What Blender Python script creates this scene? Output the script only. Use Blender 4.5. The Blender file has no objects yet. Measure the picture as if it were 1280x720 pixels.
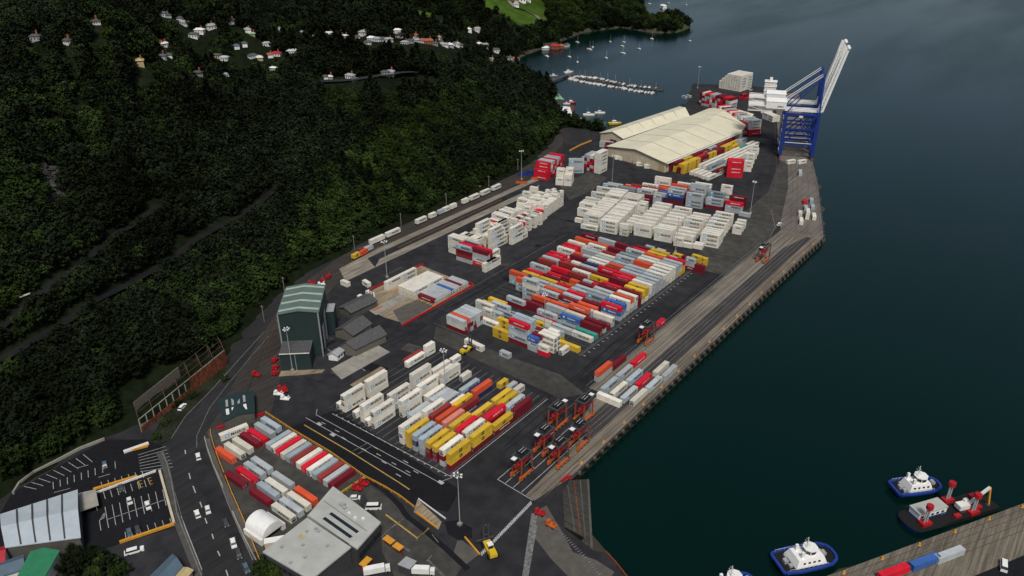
import bpy, math, random
import numpy as np
from mathutils import Vector, Matrix
R_ = random.Random(11)
scene = bpy.context.scene
COL = scene.collection
rad = math.radians
# ------------------------------------------------------------------ camera
F0, PITCH, ROLL, HCAM, YAW = 985.0, 27.5, -0.34, 212.0, 38.3
def cam_axes():
    pi, ro, ya = rad(PITCH), rad(ROLL), rad(YAW)
    fx, fy, rx, ry = -math.sin(ya), math.cos(ya), math.cos(ya), math.sin(ya)
    F = Vector((fx*math.cos(pi), fy*math.cos(pi), -math.sin(pi)))
    Rr = Vector((rx, ry, 0)); U = Vector((fx*math.sin(pi), fy*math.sin(pi), math.cos(pi)))
    return F, Rr*math.cos(ro)+U*math.sin(ro), -Rr*math.sin(ro)+U*math.cos(ro)
CF, CR, CU = cam_axes()
CAMP = Vector((0, 0, HCAM))
cd = bpy.data.cameras.new('camera'); cam = bpy.data.objects.new('camera', cd); COL.objects.link(cam)
cam.matrix_world = Matrix((( CR.x, CU.x, -CF.x, 0), (CR.y, CU.y, -CF.y, 0), (CR.z, CU.z, -CF.z, HCAM), (0, 0, 0, 1)))
cd.sensor_width = 36.0; cd.lens = 36.0*F0/1280.0; cd.clip_start = 1.0; cd.clip_end = 30000
scene.camera = cam
def ray(px, py):
    return (CF*F0 + CR*(px-640) - CU*(py-360)).normalized()
def G(px, py, z=0.0):            # where the line of sight of a measured point meets height z
    d = ray(px, py); t = (z-HCAM)/d.z
    return (d.x*t, d.y*t)
def P(x, y, z=0.0):
    d = Vector((x, y, z-HCAM)); w = d.dot(CF)
    return 640+F0*d.dot(CR)/w, 360-F0*d.dot(CU)/w, w
# ------------------------------------------------------------------ materials
def mat(name, col, rough=0.7, spec=0.3, var=0.12, scale=0.6, metal=0.0, bump=0.0, bscale=3.0, var2=None, objvar=0.0, detail=5, emis=None):
    m = bpy.data.materials.new(name); m.use_nodes = True
    nt = m.node_tree; N = nt.nodes; L = nt.links
    b = N['Principled BSDF']
    b.inputs['Roughness'].default_value = rough; b.inputs['Metallic'].default_value = metal
    b.inputs['Specular IOR Level'].default_value = spec
    geo = N.new('ShaderNodeNewGeometry')
    no = N.new('ShaderNodeTexNoise'); no.inputs['Scale'].default_value = scale; no.inputs['Detail'].default_value = detail
    L.new(geo.outputs['Position'], no.inputs['Vector'])
    mr = N.new('ShaderNodeMapRange'); mr.inputs[1].default_value = 0.3; mr.inputs[2].default_value = 0.7
    mr.inputs[3].default_value = 1-var; mr.inputs[4].default_value = 1+var
    L.new(no.outputs['Fac'], mr.inputs[0])
    last = mr.outputs[0]
    if var2:
        n2 = N.new('ShaderNodeTexNoise'); n2.inputs['Scale'].default_value = var2[0]; n2.inputs['Detail'].default_value = 3
        L.new(geo.outputs['Position'], n2.inputs['Vector'])
        m2 = N.new('ShaderNodeMapRange'); m2.inputs[1].default_value = 0.35; m2.inputs[2].default_value = 0.65
        m2.inputs[3].default_value = 1-var2[1]; m2.inputs[4].default_value = 1+var2[1]
        L.new(n2.outputs['Fac'], m2.inputs[0])
        mm = N.new('ShaderNodeMath'); mm.operation = 'MULTIPLY'; L.new(last, mm.inputs[0]); L.new(m2.outputs[0], mm.inputs[1]); last = mm.outputs[0]
    if objvar:
        oi = N.new('ShaderNodeObjectInfo'); m3 = N.new('ShaderNodeMapRange')
        m3.inputs[3].default_value = 1-objvar; m3.inputs[4].default_value = 1+objvar
        L.new(oi.outputs['Random'], m3.inputs[0])
        mm = N.new('ShaderNodeMath'); mm.operation = 'MULTIPLY'; L.new(last, mm.inputs[0]); L.new(m3.outputs[0], mm.inputs[1]); last = mm.outputs[0]
    vm = N.new('ShaderNodeVectorMath'); vm.operation = 'SCALE'; vm.inputs[0].default_value = col
    L.new(last, vm.inputs['Scale']); L.new(vm.outputs[0], b.inputs['Base Color'])
    if bump:
        n3 = N.new('ShaderNodeTexNoise'); n3.inputs['Scale'].default_value = bscale; L.new(geo.outputs['Position'], n3.inputs['Vector'])
        bp = N.new('ShaderNodeBump'); bp.inputs['Strength'].default_value = bump; L.new(n3.outputs['Fac'], bp.inputs['Height'])
        L.new(bp.outputs[0], b.inputs['Normal'])
    m['vm'] = vm.name
    return m
def streaked(name, col, axis_scale, strength, rough=0.85, yaw=0.0, col2=None):
    """ground surface with long stains along one direction plus blotches"""
    m = mat(name, col, rough, 0.25, 0.12, 0.9, var2=(0.05, 0.15))
    nt = m.node_tree; N = nt.nodes; L = nt.links; b = N['Principled BSDF']
    geo = N.new('ShaderNodeNewGeometry'); mp = N.new('ShaderNodeMapping'); mp.inputs['Scale'].default_value = axis_scale
    mp.inputs['Rotation'].default_value = (0, 0, yaw)
    L.new(geo.outputs['Position'], mp.inputs['Vector'])
    no = N.new('ShaderNodeTexNoise'); no.inputs['Scale'].default_value = 1.0; no.inputs['Detail'].default_value = 4; no.inputs['Roughness'].default_value = 0.7
    L.new(mp.outputs[0], no.inputs['Vector'])
    mr = N.new('ShaderNodeMapRange'); mr.inputs[1].default_value = 0.38; mr.inputs[2].default_value = 0.62
    mr.inputs[3].default_value = 1-strength; mr.inputs[4].default_value = 1+strength*0.5; L.new(no.outputs['Fac'], mr.inputs[0])
    vm = N.new('ShaderNodeVectorMath'); vm.operation = 'SCALE'
    L.new(N[m['vm']].outputs[0], vm.inputs[0]); L.new(mr.outputs[0], vm.inputs['Scale'])
    L.new(vm.outputs[0], b.inputs['Base Color'])
    return m
M = {}
PAL = {'w': (.715,.68,.59), 'g': (.40,.43,.44), 'G': (.22,.27,.30), 'c': (.60,.57,.48), 'r': (.60,.012,.03), 'd': (.17,.012,.022),
       'e': (.26,.035,.03), 'o': (.62,.09,.035), 'y': (.60,.39,.035), 'b': (.022,.035,.10), 'B': (.04,.12,.36), 't': (.04,.28,.22), 'p': (.62,.22,.17), 's': (.33,.385,.42)}
CNAME = {'w':'white','g':'light grey','G':'blue-grey','c':'cream','r':'bright red','d':'dark maroon','e':'brown-red','o':'orange','y':'yellow','b':'navy','B':'blue','t':'teal','p':'faded pink','s':'pale blue'}
for k, c in PAL.items():
    M[k] = mat('container_paint_'+CNAME[k].replace(' ','_').replace('-','_'), c, 0.6, 0.25, 0.11, 0.22, objvar=0.15, var2=(0.9, 0.06), bump=0.15, bscale=2.5)
M['asphalt'] = mat('asphalt', (.027,.0272,.030), 0.92, 0.12, 0.26, 0.022, var2=(0.16, 0.22), detail=8)
M['asphalt_old'] = mat('asphalt_old', (.054,.053,.048), 0.92, 0.12, 0.22, 0.05, var2=(0.22, 0.20))
M['asphalt_black'] = mat('asphalt_black', (.012,.0125,.015), 0.92, 0.1, 0.15, 0.05, var2=(0.5, 0.12))
M['road'] = streaked('road_asphalt', (.024,.0245,.026), (0.5,0.03,1), 0.25, 0.92)
M['verge'] = mat('rough_grass_verge', (.018,.021,.012), 0.95, 0.08, 0.45, 0.12, var2=(0.9,0.3))
M['kerb'] = mat('kerb_stone', (.16,.155,.145), 0.9, 0.15, 0.2, 0.5)
M['pavement'] = mat('footpath', (.075,.073,.068), 0.9, 0.15, 0.2, 0.3)
M['rail_bed'] = streaked('rail_ballast', (.042,.038,.034), (0.7,0.05,1), 0.35, 0.95)
M['wharf'] = streaked('wharf_deck', (.17,.148,.118), (1.1,0.02,1), 0.42)
M['wharf_n'] = streaked('wharf_deck_north', (.14,.125,.108), (1.1,0.02,1), 0.40, yaw=rad(-22))
M['wharf_dark'] = streaked('wharf_rail_lane', (.05,.045,.045), (1.8,0.05,1), 0.5)
M['wharf_s'] = streaked('wharf_deck_south', (.15,.13,.10), (1.1,0.03,1), 0.45, yaw=rad(60))
M['wood_dark'] = streaked('slip_timber', (.045,.042,.036), (0.08,2.0,1), 0.5)
M['concrete'] = mat('concrete', (.27,.255,.22), 0.9, 0.2, 0.15, 0.3, var2=(0.06,0.15))
M['concrete_tan'] = streaked('concrete_tan', (.23,.205,.165), (0.5,0.04,1), 0.35)
M['concrete_dark'] = mat('concrete_dark', (.09,.085,.075), 0.9, 0.2, 0.2, 0.3)
M['pad_tan'] = streaked('pad_tan', (.27,.215,.145), (0.9,0.08,1), 0.4)
M['hill_road'] = mat('hill_road_surface', (.014,.0145,.015), 0.95, 0.05, 0.25, 0.1)
M['line'] = mat('road_paint_white', (.36,.36,.35), 0.8, 0.2, 0.25, 0.8)
M['line_worn'] = mat('road_paint_worn', (.15,.15,.145), 0.85, 0.2, 0.45, 0.8)
M['lineY'] = mat('road_paint_yellow', (.42,.27,.07), 0.8, 0.2, 0.2, 0.8)
M['white'] = mat('white_paint', (.77,.765,.74), 0.5, 0.4, 0.06, 0.5)
M['offwhite'] = mat('aged_white', (.68,.67,.63), 0.6, 0.3, 0.12, 0.4)
M['grey'] = mat('grey_steel', (.32,.33,.34), 0.5, 0.4, 0.1, 0.5)
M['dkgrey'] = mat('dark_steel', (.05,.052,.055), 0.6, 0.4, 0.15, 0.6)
M['black'] = mat('black_rubber_and_wharf_shade', (.012,.012,.012), 0.8, 0.2, 0.1, 1)
M['glass'] = mat('dark_glass', (.015,.02,.025), 0.12, 0.6, 0.05, 1)
M['orange'] = mat('carrier_orange', (.46,.10,.02), 0.5, 0.35, 0.12, 0.5)
M['orange_red'] = mat('carrier_column_orange', (.30,.065,.032), 0.5, 0.35, 0.12, 0.5)
M['yellow'] = mat('machine_yellow', (.62,.42,.02), 0.5, 0.35, 0.1, 0.6)
M['amber'] = mat('amber_paint', (.60,.28,.03), 0.6, 0.3, 0.12, 0.6)
M['red'] = mat('red_paint', (.36,.012,.018), 0.55, 0.3, 0.12, 0.5)
M['blue'] = mat('crane_blue', (.009,.032,.20), 0.5, 0.35, 0.1, 0.3)
M['tugblue'] = mat('hull_blue', (.014,.045,.25), 0.5, 0.35, 0.1, 0.5)
M['skyblue'] = mat('logo_blue', (.17,.42,.62), 0.6, 0.2, 0.1, 0.5)
M['ink'] = mat('lettering_dark', (.03,.036,.045), 0.6, 0.2, 0.1, 0.5)
M['roof_cream'] = mat('roof_cream', (.66,.62,.46), 0.6, 0.25, 0.06, 0.08, var2=(0.8,0.05))
M['roof_seam'] = mat('roof_seam_dark', (.32,.31,.24), 0.7, 0.2, 0.1, 0.3)
M['wall_cream'] = mat('wall_cream', (.52,.45,.33), 0.7, 0.25, 0.10, 0.3)
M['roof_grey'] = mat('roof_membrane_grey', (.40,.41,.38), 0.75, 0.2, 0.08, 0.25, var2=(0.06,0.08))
M['green_steel'] = mat('shed_green_cladding', (.020,.036,.036), 0.6, 0.25, 0.10, 0.5)
M['green_roof'] = mat('shed_green_roof', (.105,.15,.135), 0.6, 0.3, 0.10, 0.25)
M['green_light'] = mat('translucent_roof_sheet', (.36,.42,.33), 0.6, 0.3, 0.1, 0.3)
M['slate'] = mat('slate_roof', (.075,.078,.078), 0.8, 0.25, 0.2, 0.8)
M['stone'] = mat('stone_wall', (.13,.12,.10), 0.9, 0.2, 0.2, 1.2)
M['bluroof'] = mat('silver_blue_roof', (.40,.45,.49), 0.5, 0.35, 0.06, 0.3)
M['bluedark'] = mat('blue_grey_roof', (.08,.12,.16), 0.6, 0.3, 0.1, 0.3)
M['greenroof'] = mat('bright_green_roof', (.03,.19,.09), 0.6, 0.3, 0.1, 0.4)
M['palegreen'] = mat('pale_green_roof', (.22,.42,.26), 0.6, 0.3, 0.1, 0.4)
M['rust'] = streaked('rusty_sheet', (.17,.052,.025), (1.2,1.2,0.3), 0.6)
M['rustbar'] = mat('rusty_steel', (.085,.055,.042), 0.8, 0.2, 0.25, 1.0)
M['redroof'] = mat('red_tile_roof', (.36,.03,.04), 0.7, 0.2, 0.15, 0.6)
M['terracotta'] = mat('terracotta_roof', (.30,.10,.06), 0.7, 0.2, 0.15, 0.6)
M['tan'] = mat('tan_weatherboard', (.42,.34,.18), 0.7, 0.2, 0.1, 0.6)
M['rock'] = mat('grey_rock', (.045,.044,.043), 0.95, 0.1, 0.55, 0.25, var2=(1.0,0.3), bump=0.8, bscale=0.8)
M['bark'] = mat('bark', (.05,.04,.03), 0.9, 0.1, 0.2, 1)
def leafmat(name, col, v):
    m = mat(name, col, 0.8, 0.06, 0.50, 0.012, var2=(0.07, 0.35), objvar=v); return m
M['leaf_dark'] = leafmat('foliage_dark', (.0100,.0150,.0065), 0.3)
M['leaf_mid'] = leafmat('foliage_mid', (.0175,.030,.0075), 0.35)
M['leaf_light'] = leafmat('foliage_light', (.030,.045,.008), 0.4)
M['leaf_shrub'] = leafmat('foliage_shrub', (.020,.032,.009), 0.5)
M['pinkflower'] = mat('pink_blossom', (.38,.10,.16), 0.8, 0.1, 0.2, 1)
# ------------------------------------------------------------------ helpers
class MB:
    def __init__(s): s.v = []; s.f = []; s.m = []
    def hexa(s, p, m=0):
        o = len(s.v); s.v += [tuple(q) for q in p]
        for a in ((0,3,2,1),(4,5,6,7),(0,1,5,4),(1,2,6,5),(2,3,7,6),(3,0,4,7)): s.f.append(tuple(o+i for i in a)); s.m.append(m)
    def box(s, cx, cy, z0, z1, sx, sy, m=0, yaw=0.0):
        c, n = math.cos(yaw), math.sin(yaw); q = []
        for z in (z0, z1):
            for a, b in ((-1,-1),(1,-1),(1,1),(-1,1)):
                x, y = a*sx/2, b*sy/2; q.append((cx+x*c-y*n, cy+x*n+y*c, z))
        s.hexa(q, m)
    def prism(s, poly, z0, z1, m=0, mtop=None):
        n = len(poly); o = len(s.v)
        A = sum(poly[i][0]*poly[(i+1)%n][1]-poly[(i+1)%n][0]*poly[i][1] for i in range(n))
        if A < 0: poly = poly[::-1]
        z0s = z0 if isinstance(z0, (list, tuple)) else [z0]*n; z1s = z1 if isinstance(z1, (list, tuple)) else [z1]*n
        if A < 0: z0s = list(z0s)[::-1]; z1s = list(z1s)[::-1]
        s.v += [(p[0],p[1],z) for p, z in zip(poly, z0s)] + [(p[0],p[1],z) for p, z in zip(poly, z1s)]
        s.f.append(tuple(o+n-1-i for i in range(n))); s.m.append(m)
        s.f.append(tuple(o+n+i for i in range(n))); s.m.append(m if mtop is None else mtop)
        for i in range(n):
            j = (i+1)%n; s.f.append((o+i,o+j,o+n+j,o+n+i)); s.m.append(m)
    def poly(s, pts, m=0):
        o = len(s.v); s.v += [tuple(p) for p in pts]; s.f.append(tuple(range(o, o+len(pts)))); s.m.append(m)
    def sheet(s, pts, z, m=0):
        n = len(pts); A = sum(pts[i][0]*pts[(i+1)%n][1]-pts[(i+1)%n][0]*pts[i][1] for i in range(n))
        if A < 0: pts = pts[::-1]
        s.poly([(p[0],p[1],z) for p in pts], m)
    def tube(s, p, q, r, n=6, m=0, r2=None):
        p, q = Vector(p), Vector(q); d = (q-p)
        if d.length < 1e-6: return
        d.normalize(); a = d.orthogonal().normalized(); b = d.cross(a); o = len(s.v); r2 = r if r2 is None else r2
        for c, rr in ((p, r), (q, r2)):
            for i in range(n):
                t = 2*math.pi*i/n; s.v.append(tuple(c + a*math.cos(t)*rr + b*math.sin(t)*rr))
        for i in range(n):
            j = (i+1)%n; s.f.append((o+i,o+j,o+n+j,o+n+i)); s.m.append(m)
        s.f.append(tuple(o+n-1-i for i in range(n))); s.m.append(m); s.f.append(tuple(o+n+i for i in range(n))); s.m.append(m)
    def beam(s, p, q, w, h, m=0):
        p, q = Vector(p), Vector(q); d = (q-p).normalized()
        up = Vector((0,0,1)) if abs(d.z) < 0.95 else Vector((0,1,0))
        a = d.cross(up).normalized()*w/2; b = a.cross(d).normalized()*h/2
        s.hexa([p-a-b, p+a-b, q+a-b, q-a-b, p-a+b, p+a+b, q+a+b, q-a+b], m)
    def line(s, pts, w, z, m=0):
        for (x0,y0),(x1,y1) in zip(pts, pts[1:]):
            dx, dy = x1-x0, y1-y0; l = math.hypot(dx,dy) or 1; nx, ny = -dy/l*w/2, dx/l*w/2
            s.sheet([(x0-nx,y0-ny),(x1-nx,y1-ny),(x1+nx,y1+ny),(x0+nx,y0+ny)], z, m)
    def ball(s, c, r, m=0, n=8, k=5, sx=1, sy=1, sz=1):
        o = len(s.v)
        for i in range(k+1):
            t = math.pi*i/k
            for j in range(n):
                u = 2*math.pi*j/n; s.v.append((c[0]+r*sx*math.sin(t)*math.cos(u), c[1]+r*sy*math.sin(t)*math.sin(u), c[2]-r*sz*math.cos(t)))
        for i in range(k):
            for j in range(n):
                s.f.append((o+i*n+j, o+i*n+(j+1)%n, o+(i+1)*n+(j+1)%n, o+(i+1)*n+j)); s.m.append(m)
    def mesh(s, name, mats):
        me = bpy.data.meshes.new(name); me.from_pydata(s.v, [], s.f)
        for x in mats: me.materials.append(M[x] if isinstance(x, str) else x)
        me.polygons.foreach_set('material_index', s.m); me.update(); return me
    def build(s, name, mats, parent=None, loc=None, rot=0.0):
        if isinstance(mats, str): mats = [mats] if mats in M else list(mats)
        o = bpy.data.objects.new(name, s.mesh(name, mats)); COL.objects.link(o)
        if parent: o.parent = parent
        if loc: o.location = loc
        if rot: o.rotation_euler = (0,0,rot)
        return o
def tag(o, label, cat, group=None, kind=None):
    if label: o['label'] = label
    if cat: o['category'] = cat
    if group: o['group'] = group
    if kind: o['kind'] = kind
    return o
def thing(name, label, cat, loc=(0,0,0), rot=0.0, group=None):
    o = bpy.data.objects.new(name, None); COL.objects.link(o); o.empty_display_size = 0.5
    o.location = loc; o.rotation_euler = (0,0,rot); return tag(o, label, cat, group)
KIDS = {}
def kids(o): return [c for c in bpy.data.objects if c.parent == o]
def snap(root): return (root, [(c, kids(c)) for c in kids(root)])
def dup(sn, loc, rot=0.0, label=None, scale=None, swap=None, group=None):
    root, ch = sn; r = root.copy(); COL.objects.link(r); r.location = loc; r.rotation_euler = (0,0,rot)
    if label: r['label'] = label
    if group: r['group'] = group
    if scale: r.scale = scale
    for c, gs in ch:
        d = c.copy(); COL.objects.link(d); d.parent = r
        if swap and c.name.split('.')[0] in swap:
            d.material_slots[0].link = 'OBJECT'; d.material_slots[0].material = M[swap[c.name.split('.')[0]]]
        for g in gs:
            e = g.copy(); COL.objects.link(e); e.parent = d
    return r
def struct(o): o['kind'] = 'structure'; return o
def ordinal(n):
    w = ['first','second','third','fourth','fifth','sixth','seventh','eighth','ninth','tenth','eleventh','twelfth','thirteenth','fourteenth','fifteenth','sixteenth','seventeenth','eighteenth','nineteenth','twentieth']
    return w[n-1] if n <= 20 else 'twenty-'+w[n-21] if n < 30 else ('thirtieth' if n == 30 else 'thirty-'+w[n-31])
# ------------------------------------------------------------------ world and light
w = bpy.data.worlds.new('World'); scene.world = w; w.use_nodes = True
nt = w.node_tree; sky = nt.nodes.new('ShaderNodeTexSky'); sky.sky_type = 'NISHITA'; sky.sun_disc = False
SUN_EL, SUN_AZ = rad(56), rad(135)      # azimuth measured clockwise from +Y
sky.sun_elevation = SUN_EL; sky.sun_rotation = SUN_AZ; sky.air_density = 1.0; sky.dust_density = 3.0; sky.ozone_density = 1.0
hs = nt.nodes.new('ShaderNodeHueSaturation'); hs.inputs['Saturation'].default_value = 0.95
nt.links.new(sky.outputs[0], hs.inputs['Color'])
bg = nt.nodes['Background']; bg.inputs['Strength'].default_value = 0.075
nt.links.new(hs.outputs[0], bg.inputs['Color'])
sl = bpy.data.lights.new('sun', 'SUN'); sl.energy = 2.7; sl.angle = rad(14); sl.color = (1.0, 0.96, 0.88)
so = bpy.data.objects.new('sun', sl); COL.objects.link(so)
sd = Vector((math.sin(SUN_AZ)*math.cos(SUN_EL), math.cos(SUN_AZ)*math.cos(SUN_EL), math.sin(SUN_EL)))
so.rotation_euler = sd.to_track_quat('Z', 'Y').to_euler(); so.location = (0,0,600)
scene.view_settings.view_transform = 'Standard'; scene.view_settings.look = 'None'
scene.view_settings.exposure = 0.0; scene.view_settings.gamma = 1.0
# ------------------------------------------------------------------ land outline
PORT = [(-132.5,205),(-134,503),(-172,602),(-196,657),(-287,877),(-340,880),(-403,850),(-366,765),(-356,720),(-372,640),(-386,618),
        (-420,612),(-397,556),(-379,500),(-371,440),(-371,330),(-366,262),(-346,212),(-326,180),(-311,160),(-300,128),(-307,104),(-304,62),(-285,38),(-240,-60),
        (150,-100),(420,380),(150,537),(11.4,299),(-60,176),(-73,151),(-90,175),(-100,181),(-104.5,178.5),(-119,181),(-131,197)]
LAND = [(-287,877),(-340,880),(-403,850),(-366,765),(-356,720),(-372,640),(-384,626),(-436,630),(-469,665),(-492,700),(-520,734),(-560,748),(-596,757),(-625,775),(-653,800),
        (-670,884),(-690,1000),(-703,1073),(-680,1150),(-610,1135),(-586,1160),(-590,1215),(-617,1262),(-640,1262),(-668,1225),(-700,1262),(-760,1360),(-850,1500),(-1000,2100),
        (-3200,2400),(-3200,-900),(420,-900),(420,380),(150,537),(11.4,299),(-60,176),(-73,151),(-90,175),(-100,181),(-131,197),(-132.5,205),(-134,503),(-172,602),(-196,657)]
def inside(X, Y, poly):
    X = np.asarray(X, float); Y = np.asarray(Y, float); r = np.zeros(X.shape, bool); n = len(poly)
    for i in range(n):
        x0,y0 = poly[i]; x1,y1 = poly[(i+1)%n]
        c = ((y0 > Y) != (y1 > Y)); t = (x1-x0)*(Y-y0)/((y1-y0) if y1 != y0 else 1e-9)+x0
        r ^= c & (X < t)
    return r
def pdist(X, Y, poly, closed=True):
    X = np.asarray(X, float); Y = np.asarray(Y, float); d = np.full(X.shape, 1e9); n = len(poly)
    for i in range(n if closed else n-1):
        x0,y0 = poly[i]; x1,y1 = poly[(i+1)%n]; dx,dy = x1-x0,y1-y0; L2 = dx*dx+dy*dy or 1e-9
        t = np.clip(((X-x0)*dx+(Y-y0)*dy)/L2, 0, 1); d = np.minimum(d, np.hypot(X-x0-t*dx, Y-y0-t*dy))
    return d
# ------------------------------------------------------------------ terrain from surveyed heights
CT = [(0,460,26),(100,392,28),(240,310,32),(320,255,33),(150,430,20),(250,400,13),(200,450,12),(100,480,14),(0,520,18),(0,560,10),(60,530,10),(120,520,9),
 (0,330,52),(95,325,50),(160,285,48),(250,240,46),(0,400,38),(0,200,82),(60,240,74),(150,180,74),(250,150,72),(200,240,58),(350,200,47),(330,140,62),
 (420,120,62),(520,115,60),(600,110,48),(640,108,36),(670,115,24),(688,122,10),(620,160,33),(550,185,34),(450,200,40),(420,260,26),(500,245,22),(600,205,16),(380,310,18),(660,160,18),
 (100,125,86),(200,112,78),(300,105,72),(400,75,74),(480,72,70),(560,76,60),(620,92,44),(660,105,26),
 (250,85,66),(330,80,45),(450,52,24),(550,56,14),(600,60,9),(300,55,66),(220,55,80),(180,30,98),(280,35,82),(400,42,36),(350,60,44),
 (0,50,140),(0,0,168),(150,0,140),(300,0,108),(450,20,78),(450,0,92),(520,25,60),(580,5,68),(600,30,38),(640,5,50),(660,25,30),(640,45,10),(700,20,28),(740,5,34),(790,5,20),(700,45,4),(780,22,4),(830,25,5),(855,27,3),(100,60,120),(60,120,96)]
pts = [(*G(a,b,c), c) for a,b,c in CT]
pts += [(-600,0,62),(-420,-60,26),(-900,0,110),(-700,-300,60),(-1300,100,150),(-320,140,3),(-330,170,3),(-380,270,6),(-386,360,8),(-385,440,8),(-395,510,6),(-410,560,5),(-312,110,4),(-312,70,5),(-320,20,8),(-330,-60,8),
        (-1600,900,190),(-2200,600,220),(-1500,1500,170),(-1100,1500,90),(-900,1350,45),(-2600,1800,240),(-2600,-500,160),(-640,800,3),(-600,765,2),(-560,755,2)]
PT = np.array(pts)
def tps(r): r2 = r*r; return np.where(r2 > 0, 0.5*r2*np.log(np.maximum(r2, 1e-12)), 0)
def fit():
    n = len(PT); s = 500.0; X = PT[:,:2]/s
    K = tps(np.hypot(X[:,None,0]-X[None,:,0], X[:,None,1]-X[None,:,1])) + np.eye(n)*2e-3
    Pm = np.c_[np.ones(n), X]; A = np.block([[K, Pm],[Pm.T, np.zeros((3,3))]])
    return np.linalg.solve(A, np.r_[PT[:,2], 0,0,0]), X, s
WT, XT, ST = fit()
def height(X, Y):
    X = np.asarray(X, float); Y = np.asarray(Y, float); sh = X.shape; x = X.ravel()/ST; y = Y.ravel()/ST
    z = np.empty(x.size)
    for a in range(0, x.size, 20000):
        b = slice(a, a+20000)
        z[b] = tps(np.hypot(x[b,None]-XT[None,:,0], y[b,None]-XT[None,:,1]))@WT[:-3] + WT[-3]+WT[-2]*x[b]+WT[-1]*y[b]
    z = z.reshape(sh)
    z = z + 2.2*np.sin(X*0.021+1.3)*np.sin(Y*0.027) + 1.2*np.sin(X*0.063+Y*0.041)
    z = np.maximum(z, 2.0)
    ip = inside(X, Y, PORT); il = inside(X, Y, LAND); dp = pdist(X, Y, PORT); dl = pdist(X, Y, LAND)
    z = np.minimum(z, np.where(dp < 400, 0.3+np.maximum(dp-3, 0)*0.62, 1e9))
    z = np.minimum(z, -2.6+dl*0.55)
    z = np.where(ip, np.where(dp < 6, -0.35, -1.2), z)
    z = np.where(~il, -3.6-np.minimum(dl*0.5, 8), z)
    return z
def H(x, y): return float(height(np.array([x]), np.array([y]))[0])
gx = np.arange(-3000, 330, 9.0); gy = np.arange(-700, 2300, 9.0)
GX, GY = np.meshgrid(gx, gy); GZ = height(GX, GY)
nx_, ny_ = len(gx), len(gy)
def Hg(X, Y):      # bilinear lookup of the built surface
    u = (np.asarray(X, float)-gx[0])/9.0; v = (np.asarray(Y, float)-gy[0])/9.0
    i = np.clip(u.astype(int), 0, nx_-2); j = np.clip(v.astype(int), 0, ny_-2); a = u-i; b = v-j
    return GZ[j,i]*(1-a)*(1-b)+GZ[j,i+1]*a*(1-b)+GZ[j+1,i]*(1-a)*b+GZ[j+1,i+1]*a*b
def RT(px, py):    # where a line of sight meets the ground
    d = ray(px, py); t = np.arange(120, 4000, 3.0); X = d.x*t; Y = d.y*t; Z = HCAM+d.z*t
    k = np.argmax(Z < np.maximum(Hg(X, Y), -3.5)); return float(X[k]), float(Y[k]), float(max(Hg(X[k:k+1], Y[k:k+1])[0], -3.5))
me = bpy.data.meshes.new('hills'); vv = np.c_[GX.ravel(), GY.ravel(), GZ.ravel()]
idx = np.arange(nx_*ny_).reshape(ny_, nx_); q = np.stack([idx[:-1,:-1], idx[:-1,1:], idx[1:,1:], idx[1:,:-1]], -1).reshape(-1,4)
me.vertices.add(len(vv)); me.vertices.foreach_set('co', vv.ravel()); me.loops.add(q.size); me.loops.foreach_set('vertex_index', q.ravel())
me.polygons.add(len(q)); me.polygons.foreach_set('loop_start', np.arange(len(q))*4); me.update(calc_edges=True)
me.polygons.foreach_set('use_smooth', np.ones(len(q), bool))
hills = bpy.data.objects.new('hills', me); COL.objects.link(hills); struct(hills)
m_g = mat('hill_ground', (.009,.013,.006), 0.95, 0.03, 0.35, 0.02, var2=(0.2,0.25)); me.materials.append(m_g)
m_grass = mat('pasture_grass', (.040,.078,.010), 0.9, 0.08, 0.30, 0.015, var2=(0.08,0.2)); me.materials.append(m_grass)
m_mud = mat('shore_mud', (.05,.045,.032), 0.9, 0.2, 0.3, 0.1); me.materials.append(m_mud)
def pxpoly(L): return [RT(a,b)[:2] for a,b in L]
MEAD = [pxpoly([(598,3),(650,0),(676,-2),(684,10),(686,34),(655,36),(640,28),(625,18),(608,14)]),
        pxpoly([(493,7),(500,8),(578,32),(574,35),(540,26)]),
        pxpoly([(800,30),(806,18),(860,22),(866,34),(842,37)])]
cxs = GX[:-1,:-1].ravel()+4.5; cys = GY[:-1,:-1].ravel()+4.5
mi = np.zeros(len(q), int)
for pg in MEAD: mi[inside(cxs, cys, pg)] = 1
zc = (GZ[:-1,:-1]+GZ[1:,1:]).ravel()/2; mi[zc < -1.2] = 2
me.polygons.foreach_set('material_index', mi)
# ------------------------------------------------------------------ water
mw = bpy.data.materials.new('harbour_water'); mw.use_nodes = True; nt = mw.node_tree; b = nt.nodes['Principled BSDF']
b.inputs['Base Color'].default_value = (.0007,.0088,.0060,1); b.inputs['IOR'].default_value = 1.33; b.inputs['Specular IOR Level'].default_value = 0.62; b.inputs['Specular Tint'].default_value = (.30,1,.80,1)
geo = nt.nodes.new('ShaderNodeNewGeometry'); mp = nt.nodes.new('ShaderNodeMapping'); mp.inputs['Scale'].default_value = (0.010,0.0022,1); mp.inputs['Rotation'].default_value = (0,0,rad(40))
nt.links.new(geo.outputs['Position'], mp.inputs['Vector'])
n1 = nt.nodes.new('ShaderNodeTexNoise'); n1.inputs['Scale'].default_value = 1.0; n1.inputs['Detail'].default_value = 4; nt.links.new(mp.outputs[0], n1.inputs['Vector'])
mr = nt.nodes.new('ShaderNodeMapRange'); mr.inputs[1].default_value = 0.35; mr.inputs[2].default_value = 0.65; mr.inputs[3].default_value = 0.11; mr.inputs[4].default_value = 0.24
nt.links.new(n1.outputs['Fac'], mr.inputs[0]); nt.links.new(mr.outputs[0], b.inputs['Roughness'])
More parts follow.
